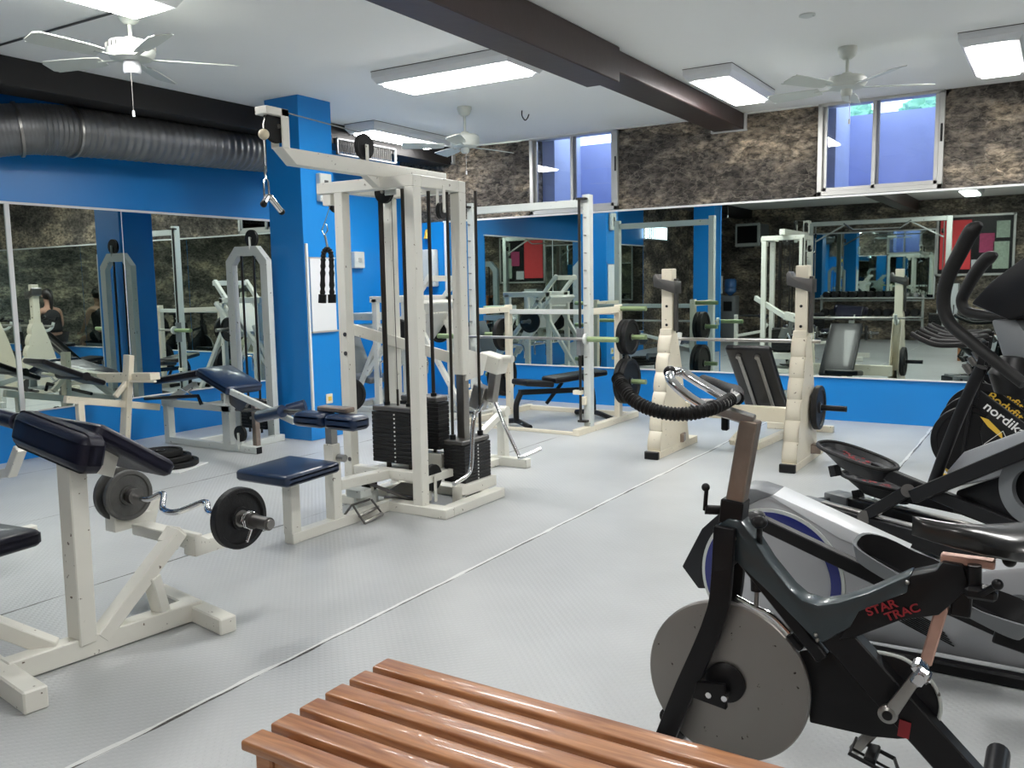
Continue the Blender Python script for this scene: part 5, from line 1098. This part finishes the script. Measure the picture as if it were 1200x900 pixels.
SB3 = copy_tree(SB1); SB3.location = (-.12, 7.94, 0); SB3['label'] = 'black spin bike with yellow lettering, farthest of the row, closest to the mirror'
decals(SB1, W1, 'nordika', WPRINT, .085, WPRINT, YELLOW)
for b_, R in ((( -.10, 7.32), SB2), ((-.12, 7.94), SB3)):
    W_ = lambda x, y, z, b_=b_: Vector((b_[0] + x, b_[1] + y, z)); R['_o'] = [b_[0], b_[1], 0.]
    decals(R, W_, 'Bodyfit', YELLOW, .085, TEALP, SILVER)
def zig(b):
    P = [W1(x, -.034, z) for x, z in ((-.33, .26), (-.22, .36), (-.17, .25), (-.24, .21), (-.20, .17))]
    for p, q_ in zip(P, P[1:]): b.beam(p, q_, .003, .012, up=(0, 1, 0))
part('guard_emblem', WPRINT, zig, SB1)
# ================================================================ SEATED PERSON (just outside the frame, seen in the left mirror)
SQ = thing('flat_bench', (.05, 8.50, 0), 'black padded bench under the person reflected in the left mirror', 'exercise bench')
part('pad', BVINYL, lambda b: b.pad(Matrix.Translation((.10, 8.50, .50)), (.95, .30, .07), .025), SQ)
for x in (-.28, .46): part('leg', WHITE, lambda b: b.bx((x - .03, 8.47, .04), (x + .03, 8.53, .465)), SQ); part('foot', WHITE, lambda b: b.bx((x - .03, 8.28, 0), (x + .03, 8.72, .05)), SQ)
part('spine', WHITE, lambda b: b.bx((-.28, 8.475, .40), (.46, 8.525, .45)), SQ)
def skin_mesh(name, verts, edges, rad, m, root, sub=2):
    me = bpy.data.meshes.new(name); me.from_pydata([Vector(v) for v in verts], edges, []); o = bpy.data.objects.new(name, me); C.objects.link(o)
    sk = o.modifiers.new('s', 'SKIN'); sk.use_smooth_shade = True
    for i, r in enumerate(rad): me.skin_vertices[0].data[i].radius = r if isinstance(r, tuple) else (r, r)
    me.skin_vertices[0].data[0].use_root = True
    s = o.modifiers.new('u', 'SUBSURF'); s.levels = sub; s.render_levels = sub
    bpy.context.view_layer.update(); nm = bpy.data.meshes.new_from_object(o.evaluated_get(bpy.context.evaluated_depsgraph_get())); bpy.data.objects.remove(o)
    off = Vector(root.location)
    for v in nm.vertices: v.co -= off
    for p in nm.polygons: p.use_smooth = True
    nm.materials.clear(); nm.materials.append(m); o = bpy.data.objects.new(name, nm); C.objects.link(o); o.parent = root; return o
px_, py_ = .0, 8.50
PN = thing('person', (px_, py_, .535), 'person in a black tank top seated with back turned, seen in the left mirror', 'person')
G = lambda x, y, z: (px_ + x, py_ + y, z - .38)
V = [G(0, 0, 1.02), G(.02, 0, 1.14), G(.06, 0, 1.28), G(.10, 0, 1.42), G(.12, 0, 1.53), G(.135, 0, 1.60), G(.15, 0, 1.70), G(.15, 0, 1.78)]
E_ = [(i, i + 1) for i in range(7)]; Rr = [(.135, .105), (.11, .085), (.12, .09), (.13, .09), (.05, .05), (.045, .045), (.085, .075), (.07, .065)]
for s in (-1, 1):
    k = len(V)   # arm: shoulder, elbow, wrist, palm
    V += [G(.10, s * .17, 1.46), G(.16, s * .24, 1.20), G(.36, s * .19, 1.06), G(.44, s * .15, 1.03)]; E_ += [(3, k), (k, k + 1), (k + 1, k + 2), (k + 2, k + 3)]; Rr += [.055, .042, .028, (.034, .018)]
    for j, (dx, dy, L) in enumerate(((.02, -.028, .032), (.03, -.010, .037), (.03, .009, .036), (.02, .027, .029))):
        q_ = len(V); V += [G(.465 + dx, s * .15 + dy, 1.03), G(.48 + dx + L * .6, s * .15 + dy, 1.015), G(.49 + dx + L * .9, s * .15 + dy, .99)]; E_ += [(k + 3, q_), (q_, q_ + 1), (q_ + 1, q_ + 2)]; Rr += [.010, .009, .008]
    q_ = len(V); V += [G(.45, s * .15 - s * .035, 1.02), G(.48, s * .15 - s * .045, 1.0)]; E_ += [(k + 3, q_), (q_, q_ + 1)]; Rr += [.011, .009]
    k = len(V)   # leg: hip, knee, ankle, heel-toe
    kx, kz, ax, az = (.42, .92, .40, .47)
    V += [G(.04, s * .09, .99), G(kx, s * .16, kz), G(ax, s * .18, az), G(ax + .04, s * .18, az - .04), G(ax + .17, s * .18, az - .05)]; E_ += [(0, k), (k, k + 1), (k + 1, k + 2), (k + 2, k + 3), (k + 3, k + 4)]; Rr += [.095, .06, .036, .035, .03]
skin_mesh('body', V, E_, Rr, SKIN, PN)
skin_mesh('tank_top', [G(0, 0, 1.06), G(.02, 0, 1.14), G(.06, 0, 1.28), G(.098, 0, 1.41), G(.105, .075, 1.49), G(.105, -.075, 1.49)], [(0, 1), (1, 2), (2, 3), (3, 4), (3, 5)], [(.185, .155), (.165, .14), (.175, .145), (.165, .145), .09, .09], CLOTH, PN)
skin_mesh('shorts', [G(0, 0, 1.03), G(.05, .09, .985), G(.22, .125, .955), G(.05, -.09, .985), G(.22, -.125, .955)], [(0, 1), (1, 2), (0, 3), (3, 4)], [(.165, .135), .115, .10, .115, .10], CLOTH, PN)
part('hair', HAIR, lambda b: b.sphere(G(.13, 0, 1.735), .098, 12, (1, .95, 1.05)).tube(catmull([Vector(G(.07, 0, 1.75)), Vector(G(.02, 0, 1.68)), Vector(G(.02, 0, 1.58)), Vector(G(.03, .0, 1.48))], 5), lambda t: .05 * (1 - .55 * t), 12), PN)
part('eye', WPRINT, lambda b: b.sphere(G(.222, .03, 1.735), .011, 6), PN); part('eye', WPRINT, lambda b: b.sphere(G(.222, -.03, 1.735), .011, 6), PN)
part('nose', SKIN, lambda b: b.sphere(G(.238, 0, 1.705), .013, 6, (1, .8, 1.4)), PN); part('mouth', RED, lambda b: b.sphere(G(.226, 0, 1.668), .014, 6, (.6, 1.5, .5)), PN)
for s in (-1, 1):
    part('ear', SKIN, lambda b: b.sphere(G(.14, s * .083, 1.715), .02, 6, (1, .5, 1.5)), PN)
    kx, az = .40, .47
    part('shoe', WPLASTIC, lambda b: b.box(G(kx + .07, s * .18, az - .052), (.26, .085, .07), .03, seg=3), PN)
# ================================================================ REAR OF THE GYM (seen only in the mirrors)
XM0, XM1 = -5.0, -2.42
m = MB().bx((XM0, YF + .045, .95), (XM1, YF + .06, 2.42), 0); solo(m.build('wall_mirror', MIRROR, smooth=False), 'mirror on the rough stone wall above the dumbbell rack, seen by reflection', 'mirror')
struct(MB().bx((XM0 - .03, YF + .03, .92), (XM1 + .03, YF + .05, 2.45), .002), 'trim_4', BTRIM)
CX = thing('cable_crossover', (-3.3, -1.9, 0), 'tall grey cable crossover frame with angled top braces, seen in the back mirror', 'exercise machine'); R_ = CX
x0, x1, zc_ = -4.72, -2.0, 2.62; Yx = -1.9
for x, s in ((x0, 1), (x1, -1)):
    part('upright', PALE, lambda b: b.bx((x - .05, Yx - .05, .05), (x + .05, Yx + .05, zc_)), R_)
    part('floor_beam', PALE, lambda b: b.bx((x - .05, Yx - .5, 0), (x + .05, Yx + .5, .07)), R_)
    part('corner_brace', PALE, lambda b: b.beam((x + s * .1, Yx, zc_ - .42), (x + s * .75, Yx, zc_ - .06), .03), R_)
    part('guide_rod', STEEL, lambda b: b.cyl((x + s * .10, Yx, .07), (x + s * .10, Yx, zc_ - .1), .012, 10), R_)
    stack(R_, x + s * .20 - .12, x + s * .20 + .12, Yx - .08, Yx + .06, .12, .62, 14, 'y'); pulley(R_, (x + s * .12, Yx + .08, zc_ - .3), (1, 0, 0), .05)
part('top_beam', PALE, lambda b: b.bx((x0, Yx - .04, zc_ - .09), (x1, Yx + .04, zc_)), R_); part('pull_up_bar', CHROME, lambda b: b.tube([(x0 + .7, Yx + .1, zc_ - .06), (x0 + .9, Yx + .1, zc_ - .2), (x1 - .9, Yx + .1, zc_ - .2), (x1 - .7, Yx + .1, zc_ - .06)], .016, 10), R_)
# dumbbell rack
DRK = thing('dumbbell_rack', (-3.7, -3.0, 0), 'pale steel dumbbell rack with two tiers against the rough stone wall', 'rack'); R_ = DRK
for x in (-4.75, -2.6):
    part('end_frame', PALE, lambda b: b.beam((x, -3.28, .03), (x, -2.75, .03), .05).beam((x, -3.25, .04), (x, -3.18, 1.02), .05), R_)
TI = ((.50, -2.98), (.92, -3.10))
for z, y in TI:
    for dy in (-.09, .09): part('shelf_rail', PALE, lambda b: b.beam((-4.78, y + dy, z + dy * .35), (-2.57, y + dy, z + dy * .35), .04, .03), R_)
    for x in (-4.75, -2.6): part('shelf_bracket', PALE, lambda b: b.beam((x, -3.22, z - .01), (x, y + .10, z + .02), .03), R_)
def dumbbell(c, r, L, label, hx=False):
    o = thing('dumbbell', c, label, 'dumbbell', 'dumbbells on the two-tier rack'); c = Vector(c)
    part('handle', CHROME, lambda b: b.cyl(c + Vector((0, -L / 2, 0)), c + Vector((0, L / 2, 0)), .014, 10), o)
    for s in (-1, 1): part('head', STEEL if hx else IRON, lambda b: b.lathe(c + Vector((0, s * L / 2 - .035, 0)), (0, 1, 0), [(0, 0), (r * .9, 0), (r, .008), (r, .062), (r * .9, .07), (0, .07)], 16), o)
    return o
protos = {}
for ti, (z, y) in enumerate(TI):
    for k in range(11):
        big = (ti == 0); chrome = (ti == 1 and k >= 8); r = (.085 if big else .07) if not chrome else .05; key = (big, chrome)
        c = (-4.62 + k * .19, y, z + r + .045)
        lb = ('chrome' if chrome else 'black') + (' dumbbell on the lower tier of the rack under the stone wall mirror' if big else ' dumbbell on the upper tier of the rack under the stone wall mirror')
        if key not in protos: protos[key] = dumbbell(c, r, .16, lb, chrome); o = protos[key]
        else: o = copy_tree(protos[key]); o.location = c
        o['group'] = 'lower tier dumbbells' if big else ('chrome dumbbells' if chrome else 'upper tier dumbbells')
# bulletin board
BBD = thing('bulletin_board', (-1.65, YF + .05, 1.46), 'framed dark notice board with a big red sheet and small pictures, on the stone wall', 'notice board'); R_ = BBD
y0 = YF + .045
part('backing', BLACK, lambda b: b.bx((-2.36, y0, 1.45), (-.93, y0 + .02, 2.68)), R_)
part('frame', ALU, lambda b: b.bx((-2.40, y0, 1.41), (-.90, y0 + .035, 1.46)).bx((-2.40, y0, 2.66), (-.90, y0 + .035, 2.71)).bx((-2.40, y0, 1.41), (-2.35, y0 + .035, 2.71)).bx((-.94, y0, 1.41), (-.89, y0 + .035, 2.71)), R_)
REDS = mat('red_sheet', (.85, .06, .07), .6, var=.1); PINK = mat('magenta_sheet', (.45, .05, .15), .6, var=.3, vscale=20); GRN = mat('pale_green_sheet', (.4, .5, .4), .6, var=.4, vscale=25)
for a_, b_, mm in (((-2.32, 1.55), (-1.72, 2.6), REDS), ((-1.56, 1.9), (-1.28, 2.3), PINK), ((-1.25, 2.2), (-1.0, 2.55), GRN), ((-1.3, 1.55), (-1.0, 2.12), GRN), ((-1.70, 1.52), (-1.45, 1.75), WPLASTIC)):
    part('sheet', mm, lambda b: b.bx((a_[0], y0 + .02, a_[1]), (b_[0], y0 + .024, b_[1]), 0), R_)
o = thing('storage_cabinet', (-2.0, -3.1, 0), 'low white cabinet beneath the notice board', 'cabinet')
part('body', WPLASTIC, lambda b: b.bx((-2.3, YF + .05, .05), (-1.9, -3.0, 1.25)), o); part('door', WPLASTIC, lambda b: b.bx((-2.28, -3.0, .1), (-1.92, -2.985, 1.2)), o); part('handle', DSTEEL, lambda b: b.bx((-1.98, -2.985, .6), (-1.96, -2.96, .8)), o)
o = thing('reception_counter', (-.3, -3.0, 0), 'brown wooden counter on the stone wall right of the notice board', 'counter')
WD = mat('orange_brown_panel', (.30, .11, .05), .5, var=.2, vscale=6)
part('top', WD, lambda b: b.bx((-.85, -3.34, 1.02), (.7, -2.75, 1.08)), o); part('front_panel', WD, lambda b: b.bx((-.8, -2.85, 0), (.65, -2.8, 1.02)), o)
# television on its wall arm, water cooler
o = thing('television', (-6.25, -2.6, 2.2), 'boxy grey television on a high wall arm, seen in the back mirror', 'television')
part('case', MIDGREY, lambda b: b.box((-6.3, -2.9, 2.45), (.62, .45, .50), .03, rz=.2), o); part('bezel', PALE, lambda b: b.box((-6.35, -2.66, 2.45), (.64, .05, .54), .02, rz=.2), o); part('screen', BLACK, lambda b: b.box((-6.355, -2.632, 2.46), (.52, .01, .40), .01, rz=.2), o); part('wall_arm', BLACK, lambda b: b.beam((-6.3, -2.95, 2.19), (-6.6, YF + .03, 2.19), .06), o)
o = thing('water_cooler', (-6.45, -1.75, 0), 'grey water cooler with a blue bottle, seen in the back mirror', 'water cooler')
part('body', MIDGREY, lambda b: b.bx((-6.62, -1.95, 0), (-6.3, -1.6, 1.05), .02, 2), o); part('tap_recess', BLACK, lambda b: b.bx((-6.56, -1.61, .70), (-6.36, -1.592, .92), .004), o)
BOT = mat('blue_bottle_plastic', (.03, .12, .32), .15, coat=.4)
part('bottle', BOT, lambda b: b.lathe((-6.46, -1.78, 1.05), (0, 0, 1), [(.0, -.02), (.04, 0), (.06, .03), (.13, .08), (.135, .16), (.125, .18), (.135, .20), (.135, .34), (.11, .38), (0, .385)], 28), o); part('cup_holder', WPLASTIC, lambda b: b.cyl((-6.66, -1.72, 1.1), (-6.66, -1.72, 1.5), .04, 16), o)
# barred high window of the left wall, glazed door of the far right back corner
WL = emit('daylit_pane', (.75, .9, 1), 5.5)
o = MB().bx((XL + .04, .0, 2.28), (XL + .06, 1.15, 2.54), 0).build('window_3', WL); tag(o, kind='structure')
MB().bx((XL + .001, -.03, 2.25), (XL + .07, 1.18, 2.28)).bx((XL + .001, -.03, 2.54), (XL + .07, 1.18, 2.57)).build('window_frame', ALU, o)
for k in range(12): MB().cyl((XL + .075, .05 + k * .095, 2.26), (XL + .075, .05 + k * .095, 2.56), .010, 8).build('bar', BLACK, o)
o = MB().bx((2.66, YB - .03, .75), (3.3, YB - .012, 2.25), 0).build('window_4', WL); tag(o, kind='structure')
MB().bx((2.62, YB - .04, .0), (2.66, YB, 2.3)).bx((3.3, YB - .04, 0), (3.34, YB, 2.3)).bx((2.62, YB - .04, 2.25), (3.34, YB, 2.3)).bx((2.62, YB - .04, .70), (3.34, YB, .75)).build('window_frame', ALU, o)
